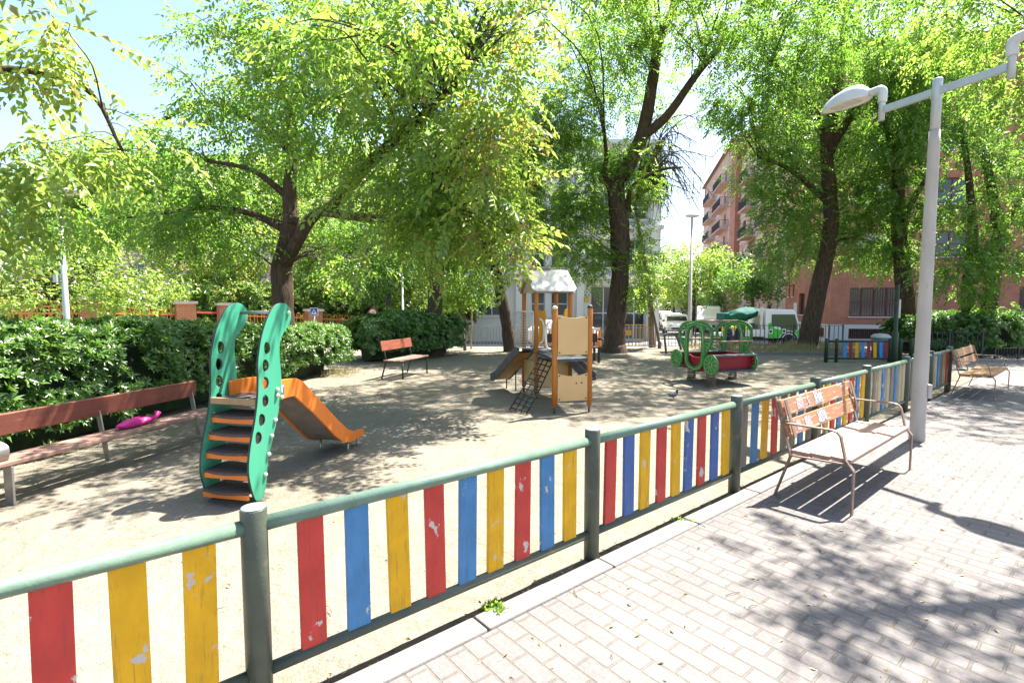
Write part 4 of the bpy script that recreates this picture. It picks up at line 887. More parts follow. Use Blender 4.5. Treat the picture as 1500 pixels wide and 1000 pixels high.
mb = MB(); pts = curve([(-.30, -.02, .515), (-.12, -.02, .52), (-.02, -.02, .485), (-.005, -.02, .425), (-.03, -.02, .36)], 4); mb.strip(pts, .075, .012, (0, 1, 0)); mb.build('armrest', LSTL, lb)
# pink bag lying on its seat
p0 = ORIG[lb.name] @ V((-.12, 1.22, .373))
mb = MB(); o = len(mb.v); mb.ell(p0 + UP * .025, (.075, .19, .045), M.Rotation(th, 3, 'Z'), 26, 14, jit=0)
for i in range(len(mb.v)):
    q = mb.v[i]; nz = noise.noise(q * 9) * .03 + noise.noise(q * 24) * .012
    mb.v[i] = V((q.x + nz, q.y + nz * .6, max(.366, q.z + nz + .012)))
ax = M.Rotation(th, 3, 'Z')
mb.tube([p0 + ax @ V((.0, .17, .03)), p0 + ax @ V((.01, .24, .05)), p0 + ax @ V((.0, .27, .095))], [.03, .022, .035], 9)
tag(mb.build('bag', pm('magenta_plastic', (.62, .03, .25), (.45, .015, .17), 9, .35, .4, 30), loc=p0, w=True), 'crumpled magenta plastic bag lying on the long bench', 'bag')
# short bench in front of the rounded shrub
sb = thing('short_bench', 'short red-backed bench on thin black legs before the rounded shrub', 'bench', V((-2.45, 11.4, 0)), math.atan2(-.33, 1))
BLK = pm('black_steel', (.02, .02, .02), (.035, .03, .028), 10, .5)
for y in (0, 1.15):
    MB().tube([(0, y, -.03), (0, y, .37)], .018, 8).build('leg', BLK, sb)
    MB().tube([(-.55, y, -.03), (-.42, y, .40), (-.52, y, .84)], .018, 8).build('leg', BLK, sb)
    MB().bar((.02, y, .375), (-.45, y, .375), .03, .02).build('seat_support', BLK, sb)
RB2 = pm('red_orange_plank', (.27, .085, .05), (.21, .06, .04), 4, .5, .2, 60, stretch=(5, .5, 5))
for x in (-.06, -.22, -.37): MB().box((x, .57, .405), (.13, 1.35, .03)).build('seat_plank', SEATW, sb, bevel=.006)
MB().box((-.485, .57, .73), (.03, 1.35, .22), M.Rotation(-.2, 3, 'Y')).build('back_plank', RB2, sb, bevel=.006)
# dark bench behind the play tower
db = thing('dark_bench', 'dark brown bench standing behind the play tower and beside the tall forked trunk', 'bench', g(877, 531), math.atan2(.1, 1))
DBR = pm('dark_plank', (.08, .045, .035), (.055, .03, .024), 5, .6)
for x in (0, -1.4):
    for y in (0, .5): MB().box((x, y, .2), (.06, .06, .46)).build('leg', BLK, db, bevel=.004)
for y in (.05, .25, .45): MB().box((-.7, y, .43), (1.6, .16, .04)).build('seat_plank', DBR, db, bevel=.006)
for z in (.68,): MB().box((-.7, .53, z), (1.6, .035, .26)).build('back_plank', DBR, db, bevel=.006)
for x in (0, -1.4): MB().box((x, .565, .55), (.05, .03, .5)).build('back_strut', BLK, db, bevel=.004)
MB().tube(curve([(.12, .05, .64), (.16, .25, .66), (.12, .5, .64)], 4), .03, 8).build('armrest', BLK, db)
# ================================================================ buildings
GLASS = glassmat('window_glass', (.035, .042, .05)); GLASSB = glassmat('dark_pane', (.05, .055, .07), .12)
ALU = pm('white_frame', (.60, .60, .58), None, 6, .5); BROWNF = pm('brown_frame', (.16, .055, .035), None, 6, .5)
PLAST = pm('grey_render', (.62, .60, .55), (.56, .54, .50), .7, .9, .1, 30, dirt=((.36, .345, .32), .5, .62)); PLAST2 = pm('pale_render', (.70, .68, .63), (.64, .62, .57), .8, .9)
BRED = brickmat('red_brick', (.50, .18, .10), (.43, .14, .08), (.42, .27, .21), .25, .07, .01)
BPINK = brickmat('pink_brick', (.62, .42, .33), (.56, .36, .28), (.6, .48, .42), .25, .07, .01)
BPIER = brickmat('pier_brick', (.46, .17, .10), (.40, .14, .085), (.4, .26, .2), .25, .07, .01)
PLINTH = pm('pale_plinth', (.56, .55, .53), (.49, .48, .46), 1.2, .85, .1, 30)
ROOFT = pm('roof_tile', (.24, .13, .09), (.18, .10, .07), 2, .9)
RAILK = pm('railing_black', (.025, .025, .028), None, 6, .5)
class Facade:
    def __init__(s, root, P, d, sign):
        s.root = root; s.P = V(P); s.d = V((d[0], d[1], 0)).normalized(); s.n = V((-s.d.y, s.d.x, 0)) * sign
    def pt(s, a, z, out=0): return s.P + s.d * a + V((0, 0, z)) + s.n * out
    def wall(s, name, a0, a1, z0, z1, ops, mat, rec=.18, out=0):
        mb = MB(); xs = sorted({a0, a1} | {o[0] for o in ops} | {o[1] for o in ops}); zs = sorted({z0, z1} | {o[2] for o in ops} | {o[3] for o in ops})
        for i in range(len(xs) - 1):
            for j in range(len(zs) - 1):
                cx, cz = (xs[i] + xs[i + 1]) / 2, (zs[j] + zs[j + 1]) / 2
                if any(o[0] < cx < o[1] and o[2] < cz < o[3] for o in ops): continue
                mb.add([s.pt(xs[i], zs[j], out), s.pt(xs[i + 1], zs[j], out), s.pt(xs[i + 1], zs[j + 1], out), s.pt(xs[i], zs[j + 1], out)], [(0, 1, 2, 3)])
        for a, b, c, d in ops:
            q = [(a, c), (b, c), (b, d), (a, d)]
            for k in range(4):
                (x0, y0), (x1, y1) = q[k], q[(k + 1) % 4]
                mb.add([s.pt(x0, y0, out), s.pt(x1, y1, out), s.pt(x1, y1, out - rec), s.pt(x0, y0, out - rec)], [(0, 1, 2, 3)])
        return mb.build(name, mat, s.root, w=True)
    def window(s, a, b, c, d, frame, glass, nx=2, nz=1, rec=.16, name='window', fw_=.06, sill=None, shutter=None, out=0):
        mb = MB(); r = out - rec
        def bx(x0, x1, z0, z1, t=.05): mb.bar(s.pt((x0 + x1) / 2, z0, r), s.pt((x0 + x1) / 2, z1, r), x1 - x0, t, up=s.n)
        bx(a, a + fw_, c, d); bx(b - fw_, b, c, d); bx(a + fw_, b - fw_, c, c + fw_); bx(a + fw_, b - fw_, d - fw_, d)
        for i in range(1, nx): x = a + (b - a) * i / nx; bx(x - fw_ / 2, x + fw_ / 2, c + fw_, d - fw_)
        for j in range(1, nz): z = c + (d - c) * j / nz; bx(a + fw_, b - fw_, z - fw_ / 2, z + fw_ / 2, .04)
        w = mb.build(name, frame, s.root, w=True)
        m2 = MB(); m2.add([s.pt(a, c, r - .015), s.pt(b, c, r - .015), s.pt(b, d, r - .015), s.pt(a, d, r - .015)], [(0, 1, 2, 3)]); m2.build('pane', glass, w, w=True)
        if sill: MB().bar(s.pt(a - .06, c - .03, out + .0), s.pt(b + .06, c - .03, out + .0), .2, .06).build('sill', sill, w, w=True)
        if shutter:
            h = (d - c) * shutter; MB().bar(s.pt((a + b) / 2, d - h, r + .035), s.pt((a + b) / 2, d - .004, r + .035), b - a - .01, .02, up=s.n).build('shutter', SHUT, w, w=True)
        return w
    def box(s, name, a0, a1, z0, z1, o0, o1, mat, parent=None, bevel=0):
        mb = MB(); P = [s.pt(a, z, o) for a in (a0, a1) for z in (z0, z1) for o in (o0, o1)]
        mb.add(P, [(0, 1, 3, 2), (4, 6, 7, 5), (0, 4, 5, 1), (2, 3, 7, 6), (0, 2, 6, 4), (1, 5, 7, 3)])
        return mb.build(name, mat, parent or s.root, w=True, bevel=bevel)
SHUT = pm('roller_shutter', (.50, .46, .40), (.44, .40, .35), 3, .7)
# grey school building behind the railing
sc = thing('school_building', 'grey rendered school building with rows of large dark windows behind the railing', 'building', (0, 31, -.55))
X0, X1 = -6.6, 8.9; fa = Facade(sc, (X0, 31, 0), (1, 0), -1)
rows = [(.95, 2.4), (3.85, 5.55), (6.7, 8.2), (9.2, 10.4)]
ops = []; x = X0 + .8
def L_(a): return a - X0
wx = [(-6.2, -4.4), (-4.15, -2.45), (-2.1, -.35)] + [(1.15, 2.0), (2.35, 3.4)]
for k, (z0, z1) in enumerate(rows):
    for a, b in wx: ops.append((L_(a), L_(b), z0, z1))
    for a, b in ((4.75, 6.35), (6.75, 8.1)): ops.append((L_(a), L_(b), (-.5 if k == 0 else z0), (2.75 if k == 0 else z1)))
fa.wall('wall', 0, X1 - X0, -.7, 11.1, ops, PLAST, .3)
for i, o in enumerate(ops):
    big = o[2] < 0
    fa.window(*o, ALU, GLASSB if not big else GLASS, nx=2 if o[1] - o[0] > 1.1 else 1, nz=2, rec=.26, fw_=.07, sill=PLAST2 if not big else None, shutter=(.0, .35, .55, .0, .2)[i % 5] if i % 3 == 0 and not big else None)
for a in (.45, 4.1, 8.5): fa.box('pilaster', L_(a) - .22, L_(a) + .22, -.6, 11.05, .0, .22, PLAST2)
for z in (3.15, 6.1, 8.6, 11.05): fa.box('ledge', -.0, X1 - X0 + .1, z, z + .22, .0, .36, PLAST2)
mb = MB(); mb.add([V((X1, 31, -.7)), V((X1, 46, -.7)), V((X1, 46, 11.27)), V((X1, 31, 11.27)), V((X0, 31, 11.1)), V((X0, 46, 11.27)), V((X0, 46, -.7)), V((X0, 31, -.7))], [(0, 1, 2, 3), (3, 2, 5, 4), (4, 5, 6, 7), (1, 6, 5, 2)])
mb.build('side_wall', PLAST, sc, w=True)
fa.box('notice_board', L_(4.32), L_(4.62), 1.0, 1.75, .23, .26, ALU); fa.box('notice_board', L_(4.36), L_(4.6), 1.8, 2.1, .23, .26, YEL)
# corner block of red brick
CB = V((18.6, 30.0, 0)); DS = (.227, .974); DFt = (.974, -.227)
cb = thing('brick_block', 'red brick corner building with pale plinth and barred windows', 'building', (18.6, 30, -.55))
f1 = Facade(cb, CB, DFt, -1)      # the side that faces the playground
f1b = [(1.0, 3.6, .95, 2.6), (9.2, 11.4, .95, 2.6), (12.6, 15.0, .95, 2.6), (21.3, 24.8, -.2, 2.3)]
ops = list(f1b)
for z in (4.3, 7.2, 10.1, 13.0): ops += [(a, a + 1.7, z, z + 1.4) for a in (1.2, 5.0, 9.2, 13.0, 16.8, 20.6)]
plo = [(1.0, 4.2, -.35, .25), (6.0, 8.6, -.35, .25)]
f1.wall('wall', 0, 27, .48, 16.2, [o for o in ops if o[2] > .48], BRED, .2)
f1.wall('plinth', 0, 27, -.7, .48, plo, PLINTH, .15, out=.04)
for i, o in enumerate(ops):
    if o[2] < .48: continue
    w = f1.window(*o, BROWNF, GLASS, nx=4 if o[1] - o[0] > 2 else 2, nz=2, rec=.16, sill=PLINTH, shutter=.45 if i % 3 == 1 and o[2] > 3 else None)
    if o[2] < 1:
        mb = MB(); n = int((o[1] - o[0]) / .13)
        for k in range(n + 1): a = o[0] + .03 + (o[1] - o[0] - .06) * k / n; mb.bar(f1.pt(a, o[2] + .02, .0), f1.pt(a, o[3] - .02, .0), .018, .018)
        for z in (o[2] + .3, o[3] - .3): mb.bar(f1.pt(o[0], z, .015), f1.pt(o[1], z, .015), .03, .012)
        mb.build('window_grille', BROWNF, w, w=True)
for o in plo:
    w = f1.window(*o, BROWNF, pm('vent_dark', (.03, .015, .015), None, 5, .7), nx=1, rec=.1, name='basement_vent', out=.04); mb = MB()
    for k in range(int((o[1] - o[0]) / .11)): a = o[0] + .06 + .11 * k; mb.bar(f1.pt(a, o[2], -.0), f1.pt(a, o[3], -.0), .02, .02)
    mb.build('vent_bars', BROWNF, w, w=True)
f1.box('garage_door', 21.2, 24.9, -.6, 2.2, .041, .09, pm('garage_grey', (.10, .11, .11), None, 4, .5)); 
for k in range(4): f1.box('door_rail', 21.25, 24.85, .2 + .5 * k, .26 + .5 * k, .09, .11, ALU)
f2 = Facade(cb, CB, DS, 1)        # the street side
ops = [(1.4, 2.6, .95, 2.4), (4.6, 5.8, .95, 2.4), (6.9, 7.3, 2.2, 3.1), (7.9, 8.3, 2.2, 3.1)]
for z in (4.3, 7.2, 10.1, 13.0): ops += [(a, a + 1.3, z, z + 1.5) for a in (1.4, 4.6, 7.2)]
f2.wall('wall', 0, 9, .48, 16.2, ops, BRED, .2); f2.wall('plinth', 0, 9, -.7, .48, [(.7, 2.2, -.35, .25)], PLINTH, .15, out=.04)
for i, o in enumerate(ops): f2.window(*o, BROWNF, GLASS, nx=2 if o[1] - o[0] > 1 else 1, rec=.16, sill=PLINTH, shutter=.4 if i % 3 == 0 and o[2] > 4 else None)
f2.window(.7, 2.2, -.35, .25, BROWNF, GLASS, nx=6, rec=.1, name='basement_vent', out=.04)
f2.box('wall_sign', 5.95, 6.75, .85, 1.75, .02, .06, ALU)
mb = MB(); q = [CB, f1.pt(27, 0), f1.pt(27, 0) + V((DS[0], DS[1], 0)) * 9, f2.pt(9, 0)]
mb.add([p + V((0, 0, 16.2)) for p in q], [(0, 1, 2, 3)]); mb.build('roof', ROOFT, cb, w=True)
# graffiti-like tags on the wall sign become plain strokes
# long apartment block with balconies
ap = thing('apartment_block', 'pink brick apartment block with six floors of balconies and awnings down the street', 'building', f2.pt(10, -.55))
f3 = Facade(ap, CB, DS, 1); ops = []; bal = []
FLZ = [2.75 + 2.72 * k for k in range(5)]
for k, z in enumerate(FLZ):
    for a in (10.0, 13.0, 17.2, 20.6, 24.0): ops.append((a, a + 1.5, z + (.1 if a in (13.0, 20.6) else .85), z + 2.15))
ops += [(10 + 3 * k, 11.4 + 3 * k, -.1, 1.6) for k in range(5)]
f3.wall('wall', 9, 27, -.7, 17.3, ops, BPINK, .2)
for i, o in enumerate(ops): f3.window(*o, (BROWNF, ALU)[i % 2], GLASS, nx=2, rec=.16, shutter=(.3, .6, 0, .45)[i % 4] or None)
AWN = [pm('awning_brown', (.16, .075, .05), None, 5, .9), pm('awning_red', (.42, .07, .05), None, 5, .9), pm('awning_ochre', (.45, .22, .08), None, 5, .9)]
ACM = pm('air_con', (.62, .62, .60), None, 5, .5)
def balcony(f, a0, a1, z, depth, mat):
    b = f.box('balcony', a0, a1, z - .16, z, .0, depth, mat)
    mb = MB(); n = int((a1 - a0) / .14)
    for k in range(n + 1): a = a0 + .04 + (a1 - a0 - .08) * k / n; mb.bar(f.pt(a, z, depth - .05), f.pt(a, z + .95, depth - .05), .02, .02)
    for o in (a0 + .04, a1 - .04):
        for k in range(7): q = .06 + (depth - .1) * k / 6; mb.bar(f.pt(o, z, q), f.pt(o, z + .95, q), .02, .02)
        mb.bar(f.pt(o, z + .95, .02), f.pt(o, z + .95, depth - .03), .04, .04)
    mb.bar(f.pt(a0, z + .95, depth - .05), f.pt(a1, z + .95, depth - .05), .05, .05)
    mb.build('railing', RAILK, b, w=True); return b
ra = random.Random(12)
for k, z in enumerate(FLZ):
    for j, (a0, a1) in enumerate(((12.2, 15.6), (19.6, 23.0))):
        balcony(f3, a0, a1, z, 1.0, BPINK)
        if (k + j) % 2 == 0:
            mb = MB(); mb.add([f3.pt(a0 + .2, z + 2.35, .05), f3.pt(a1 - .2, z + 2.35, .05), f3.pt(a1 - .2, z + 1.75, 1.05), f3.pt(a0 + .2, z + 1.75, 1.05), f3.pt(a0 + .2, z + 2.32, .05), f3.pt(a1 - .2, z + 2.32, .05), f3.pt(a1 - .2, z + 1.72, 1.05), f3.pt(a0 + .2, z + 1.72, 1.05)], [(0, 1, 2, 3), (7, 6, 5, 4), (3, 2, 6, 7), (0, 3, 7, 4), (1, 5, 6, 2)])
            mb.build('awning', AWN[ra.randrange(3)], ap, w=True)
        if ra.random() < .7: f3.box('air_conditioner', a1 - .95, a1 - .15, z + .1, z + .7, .55, .9, ACM)
    f3.box('floor_band', 9.02, 26.9, z - .14, z + .0, .0, .06, PLINTH)
f3.box('pier', 27, 30, -.7, 19.0, -1, .55, BPIER)
ops = []
for k, z in enumerate([2.75 + 2.72 * k for k in range(6)]):
    for a in (31.5, 36.0, 41.0, 46.0, 51.0): ops.append((a, a + 1.6, z + .7, z + 2.1))
f3.wall('wall', 30, 57, -.7, 20.4, ops, BPINK, .2)
for i, o in enumerate(ops): f3.window(*o, ALU, GLASS, nx=2, rec=.16, shutter=.4 if i % 3 == 0 else None)
for z in [2.75 + 2.72 * k for k in range(6)]:
    balcony(f3, 33.8, 40.2, z, 1.1, BPINK); balcony(f3, 44, 50.0, z, 1.1, BPINK); f3.box('floor_band', 30.02, 57, z - .2, z, .0, .07, PLINTH)
mb = MB(); nn = V((.974, -.227, 0))
for a0, a1, z in ((9, 27, 17.3), (30, 57, 20.4), (27, 30, 19.0)):
    q = [f3.pt(a0, z, .5), f3.pt(a1, z, .5), f3.pt(a1, z + 1.5, -3), f3.pt(a0, z + 1.5, -3), f3.pt(a1, z + 1.5, -10), f3.pt(a0, z + 1.5, -10), f3.pt(a1, -.7, -10), f3.pt(a0, -.7, -10), f3.pt(a0, -.7, -.01), f3.pt(a1, -.7, -.01), f3.pt(a0, z, -.01), f3.pt(a1, z, -.01)]
    mb.add(q, [(0, 1, 2, 3), (3, 2, 4, 5), (5, 4, 6, 7), (8, 10, 3, 5, 7), (9, 6, 4, 2, 11), (0, 10, 11, 1)])
mb.build('roof', ROOFT, ap, w=True)
# low pale building at the end of the street and a pale block behind the left trees
lw = thing('white_building', 'low white building with narrow blue doors down the street behind the parked van', 'building', (20.5, 62, -.55))
f4 = Facade(lw, (18.0, 66, 0), (1, -.1), -1); ops = [(1.6 + 2 * k, 2.5 + 2 * k, -.5, 1.9) for k in range(4)]
WHT = pm('white_wash', (.70, .71, .72), (.62, .63, .64), 1, .9)
f4.wall('wall', 0, 9.5, -.7, 3.2, ops, WHT, .2)
for o in ops: f4.window(*o, pm('blue_frame', (.15, .25, .42), None, 5, .5), GLASSB, nx=1, rec=.15, name='door')
f4.box('roof', -.1, 9.6, 3.2, 3.4, -6, .2, ROOFT)
pb = thing('pink_building', 'pinkish rendered apartment building half hidden behind the trees at the back left', 'building', (-22, 52, -.55))
f5 = Facade(pb, (-48, 54, 0), (1, 0), -1); ops = [(1.5 + 3.2 * i, 3.1 + 3.2 * i, 1.3 + 3 * k, 2.9 + 3 * k) for i in range(13) for k in range(5)]
f5.wall('wall', 0, 43, -.7, 16.5, ops, pm('pink_render', (.55, .40, .33), (.5, .36, .3), 1, .9), .2)
for i, o in enumerate(ops): f5.window(*o, ALU, GLASS, nx=2, rec=.16, shutter=.4 if i % 3 == 0 else None)
f5.box('roof', -.3, 43.3, 16.5, 16.9, -12, .4, ROOFT)
mb = MB(); mb.add([V((-5, 54, -.7)), V((-5, 66, -.7)), V((-5, 66, 16.5)), V((-5, 54, 16.5))], [(0, 1, 2, 3)]); mb.build('side_wall', pm('pink_render_b', (.55, .40, .33), (.5, .36, .3), 1, .9), pb, w=True)

# ================================================================ railings
def railing(name, label, a, b, h, sp, mat, zb=0.0, r=.009, cat='railing', posts=2.0, toprail=.02, z2=None):
    a, b = V(a), V(b); L = (b - a).length; rt = thing(name, label, cat, (a + b) / 2)
    mb = MB(); n = max(2, int(L / sp))
    for k in range(n + 1): p = a.lerp(b, k / n); mb.bar(p + UP * .06, p + UP * (h - .01), r * 2, r * 2, up=(0, 1, 0))
    mb.build('bars', mat, rt, w=True)
    for z in (.08, h): MB().bar(a + UP * z, b + UP * z, toprail * 1.6, toprail).build('rail', mat, rt, w=True)
    m = max(1, round(L / posts))
    for k in range(m + 1): p = a.lerp(b, k / m); MB().bar(p - UP * .1, p + UP * (h + .04), .045, .045, up=(0, 1, 0)).build('post', mat, rt, w=True)
    return rt
RGREY = pm('rail_grey', (.30, .31, .32), (.24, .25, .26), 6, .5, metal=.2)
RYEL = pm('rail_yellow', (.66, .36, .03), (.55, .29, .03), 6, .5)
railing('metal_railing', 'grey bar railing in front of the school left of the leaning tree', (-3.2, 19.7, 0), (-.25, 19.7, 0), .80, .115, RGREY)
railing('metal_railing', 'grey bar railing running behind the play tower between the leaning and forked trunks', (.0, 19.9, 0), (3.1, 19.9, 0), .80, .115, RGREY)
railing('metal_railing', 'thin grey railing standing in front of the yellow barrier and parked cars', (3.95, 19.5, 0), (6.9, 19.6, 0), .78, .125, RGREY)
railing('metal_railing', 'dark bar railing behind the dry grass, in front of the green and white lorry', (7.4, 20.6, -.04), (13.2, 20.4, -.04), .86, .17, pm('rail_dark', (.05, .055, .055), None, 5, .5))
yb = railing('yellow_barrier', 'yellow pedestrian barrier with white and yellow plates beside the forked trunk', (4.05, 21.2, -.1), (5.9, 21.0, -.1), .92, .15, RYEL, r=.012, cat='barrier', posts=1.8)
MB().box((4.35, 21.1, .45), (.42, .02, .24)).build('plate', ALU, yb, w=True); MB().box((4.75, 21.08, .49), (.34, .02, .2)).build('plate', YEL, yb, w=True)
railing('yellow_barrier', 'yellow pedestrian barrier seen through the wire mesh of the play tower', (.15, 21.2, -.1), (1.0, 21.1, -.1), .92, .15, RYEL, r=.012, cat='barrier', posts=.8)
# leaning tube rack
rk = thing('tube_rack', 'dark bent tube frame standing left of the green carriage', 'rack', g(985, 514))
q = [g(976, 517), at(973, 490, 17.7), at(990, 489, 17.7), at(998, 512, 17.6)]
MB().tube(curve([q[0] - UP * .05, q[0].lerp(q[1], .9), q[1], q[2], q[2].lerp(q[3], .1), q[3]], 4), .04, 8).build('frame', pm('tube_dark', (.09, .085, .075), None, 6, .6), rk, w=True)
MB().bar(g(968, 517) + UP * .02, g(984, 516) + UP * .02, .06, .04).build('foot', pm('tube_foot', (.09, .085, .075), None, 6, .6), rk, w=True)
# low hoop railings along the planter
for lb, a, b, h in (('low black railing at the near corner of the planter hedge behind the tall lamp post', (12.5, 15.75, 0), (14.0, 15.2, 0), .82), ('low black hoop railing along the planter kerb at the right edge of the picture', (14.4, 15.2, 0), (17.2, 15.9, 0), .36)):
    railing('hoop_railing', lb, a, b, h, .12, RAILK, posts=1.0)
mb = MB(); pts = curve([(12.6, 16.6, .0), (13.0, 15.4, .0), (14.6, 14.8, 0), (17, 15.5, 0), (17.9, 16.6, 0), (18.0, 18, 0), (21, 19, 0)], 6)
mb.strip(pts, .14, .22, UP); struct(mb.build('planter_kerb', pm('kerb_brown', (.32, .25, .2), (.26, .2, .16), 4, .9), bevel=.01))
# orange hooped railing with brick pillars at the left
OR = pm('orange_paint', (.62, .20, .06), (.55, .165, .045), 5, .5); OY = pm('ochre_paint', (.70, .34, .10), (.62, .29, .08), 5, .5)
hr = thing('orange_railing', 'orange hooped railing with brick pillars beyond the clipped hedge', 'railing', (-11, 17, -.2))
PIL = brickmat('pillar_brick', (.52, .20, .09), (.46, .17, .08), (.5, .34, .24), .25, .07, .01); CAPM = pm('stone_cap', (.58, .53, .46), None, 5, .8)
pil = [(-18.0, 13.4), (-13.6, 16.6), (-12.1, 19.0), (-11.4, 20.5), (-8.9, 23.0), (-6.6, 25.0), (-4.9, 26.4)]
for k, (x, y) in enumerate(pil):
    z0 = gz(x, y); top = (1.80, 1.80, 1.68, 1.62, 1.35, 1.1, .98)[k]; ps = MB().box((x, y, (z0 + top) / 2), (.62, .5, top - z0), M.Rotation(.7, 3, 'Z')).build('pillar', PIL, hr, w=True)
    MB().box((x, y, top + .05), (.74, .62, .1), M.Rotation(.7, 3, 'Z')).build('pillar_cap', CAPM, ps, w=True)
for k in range(len(pil) - 1):
    a, b = V((*pil[k], 0)), V((*pil[k + 1], 0)); L = (b - a).length; d = (b - a) / L; za, zb = gz(a.x, a.y), gz(b.x, b.y); ta = (1.55, 1.5, 1.4, 1.35, 1.15, .95, .8)[k]; tb = (1.55, 1.5, 1.4, 1.35, 1.15, .95, .8)[k + 1]
    if k == 2:
        MB().bar(a + d * .4 + UP * 1.36, b - d * .4 + UP * 1.33, .08, .07).build('gate_bar', pm('gate_red', (.42, .06, .04), None, 5, .5), hr, w=True); continue
    mb = MB(); n = int(L / .26)
    for i in range(n):
        t0, t1 = (i + .2) / n, (i + .8) / n; p, q = a.lerp(b, t0), a.lerp(b, t1); z0 = za + (zb - za) * t0; zt = ta + (tb - ta) * t0
        big = (i % 5 in (1, 2, 3)); ex = .16 * (1, .5, 1)[i % 5 - 1] if big and k == 0 else 0
        mb.tube([p + UP * z0] + [p.lerp(q, .5 - .5 * math.cos(math.pi * j / 8)) + UP * (zt + ex * .3 + .09 * math.sin(math.pi * j / 8)) for j in range(9)] + [q + UP * z0], .017, 6)
    if k == 0:
        for c in (.45, .62, .8, .93):
            for rad in (.62, .42): c0 = a.lerp(b, c); mb.tube([c0 + d * (-rad * math.cos(math.pi * j / 12)) + UP * (1.25 + rad * .85 * math.sin(math.pi * j / 12)) for j in range(13)], .03, 6)
    mb.bar(a + UP * (za + .15), b + UP * (zb + .15), .05, .05); mb.bar(a + UP * (ta - .12), b + UP * (tb - .12), .05, .05)
    mb.build('hooped_panel', OY if k < 1 else OR, hr, w=True)

# ================================================================ lamps and signs
CONC = pm('post_concrete', (.50, .45, .385), (.39, .35, .30), 3, .75, .25, 60, dirt=((.22, .17, .13), 5, .63), stretch=(2, 2, .5))
LGAL = pm('lamp_galvanised', (.46, .50, .49), (.40, .44, .43), 9, .42, .05, metal=.25)
LWHT = pm('lamp_shell', (.60, .61, .60), (.50, .51, .50), 6, .45, .05, dirt=((.36, .36, .34), 9, .6))
LDIF = pm('lamp_lens', (.78, .74, .62), (.70, .66, .55), 7, .35)
LB = V((5.0, 6.22, 0)); lamp = thing('double_lamp', 'tall concrete lamp post with two oval heads on a tilted cross arm', 'street lamp', LB)
MB().lathe([(.084, -.1), (.084, .10), (.079, .12), (.079, .5), (.058, 3.55), (.055, 3.72)], LB, n=24).build('pole', CONC, lamp, w=True)
MB().lathe([(.05, 3.70), (.05, 4.30), (.046, 4.315)], LB, n=20).build('pole_sleeve', LGAL, lamp, w=True)
MB().box(LB + V((.068, -.048, .62)), (.05, .07, .17)).build('access_hatch', CONC, lamp, w=True, bevel=.008)
AD = V((-.36, .93, 0)).normalized(); Z4 = 4.17
MB().bar(LB - AD * .66 + UP * Z4, LB + AD * .60 + UP * Z4, .05, .085).build('cross_arm', LGAL, lamp, w=True, bevel=.004)
for sg, ln in ((1, .63), (-1, .69)):
    e = LB + AD * sg * ln
    MB().lathe([(.036, Z4 - .13), (.036, Z4 + .20), (.03, Z4 + .21)], e, n=14).build('arm_stub', LGAL, lamp, w=True)
    k = MB(); k.tube(curve([e + UP * (Z4 + .10), e + UP * (Z4 + .23), e + AD * sg * .05 + UP * (Z4 + .27), e + AD * sg * .16 + UP * (Z4 + .275)], 4), [.052] * 5 + [.055] * 4 + [.05] * 4, 12); k.build('elbow', LWHT, lamp, w=True)
    c = e + AD * sg * .47 + UP * (Z4 + .25); AX = AD * sg; SX = V((-AX.y, AX.x, 0)); mb = MB(); nu, nv = 28, 8; o = len(mb.v)
    def hp(t, f):      # dome, blunt at the pole end and drawn out at the far end
        x = math.cos(t); y = math.sin(t); L2 = .37 if x > 0 else .31
        return c + AX * (x * L2 * f) + SX * (y * .17 * f * (1 - .18 * x))
    prof = [(1.0, -.02), (1.0, .0), (.96, .05), (.86, .10), (.68, .145), (.42, .175), (.15, .187), (.02, .188)]
    for f, z in prof:
        for q in range(nu): t = 2 * math.pi * q / nu; mb.v.append(hp(t, f) + UP * (z * (1.0 - .18 * math.cos(t) * f)))
    for i in range(len(prof) - 1):
        for q in range(nu): q2 = (q + 1) % nu; mb.f.append([i * nu + q, i * nu + q2, (i + 1) * nu + q2, (i + 1) * nu + q]); mb.m.append(0); mb.sm.append(i > 0)
    hd_ = mb.build('lamp_head', LWHT, lamp, w=True)
    mb = MB(); vs = [hp(2 * math.pi * q / nu, .97) - UP * .012 for q in range(nu)]; mb.add(vs, [list(range(nu))[::-1]]); mb.build('lens_plate', LDIF, hd_, w=True)
    MB().plate([(-.17, -.075), (.2, -.075), (.2, .075), (-.17, .075)], [], .006, c - UP * .016, AX, SX).build('lens', pm('lens_glass', (.62, .60, .52), None, 6, .15), hd_, w=True, bevel=.003)
def pole_lamp(label, u, v, Y, ztop, r, arm, head, mat, vb=None):
    p = at(u, v, Y); z0 = gz(p.x, p.y); t = thing('street_lamp', label, 'street lamp', (p.x, p.y, z0))
    MB().lathe([(r * 1.3, -.1), (r * 1.25, .6), (r, .7), (r * .6, ztop - z0)], (p.x, p.y, z0), n=12).build('pole', mat, t, w=True)
    h = MB(); h.ell((p.x + arm, p.y, ztop + .05), head, nu=14, nv=8); h.build('lamp_head', LWHT, t, w=True)
    return t
pole_lamp('slender grey lamp post standing before the bright street tree', 1010, 470, 30, 6.7, .10, 0, (.42, .3, .12), CONC)
pl_ = pole_lamp('pale grey pole with a small box rising from the hedge on the far left', 98, 470, 13.4, 4.5, .075, .25, (.4, .16, .1), LGAL)
MB().box(at(83, 408, 13.3), (.1, .12, .2)).build('junction_box', LGAL, pl_, w=True, bevel=.01)
pole_lamp('short lamp post with a small hood between the two brick gate pillars', 281, 470, 24, 2.55, .05, -.12, (.22, .15, .1), LGAL)
pole_lamp('white pole beside the dark signal back, behind the rounded shrub', 590, 470, 24, 3.3, .07, -.05, (.16, .12, .09), LWHT)
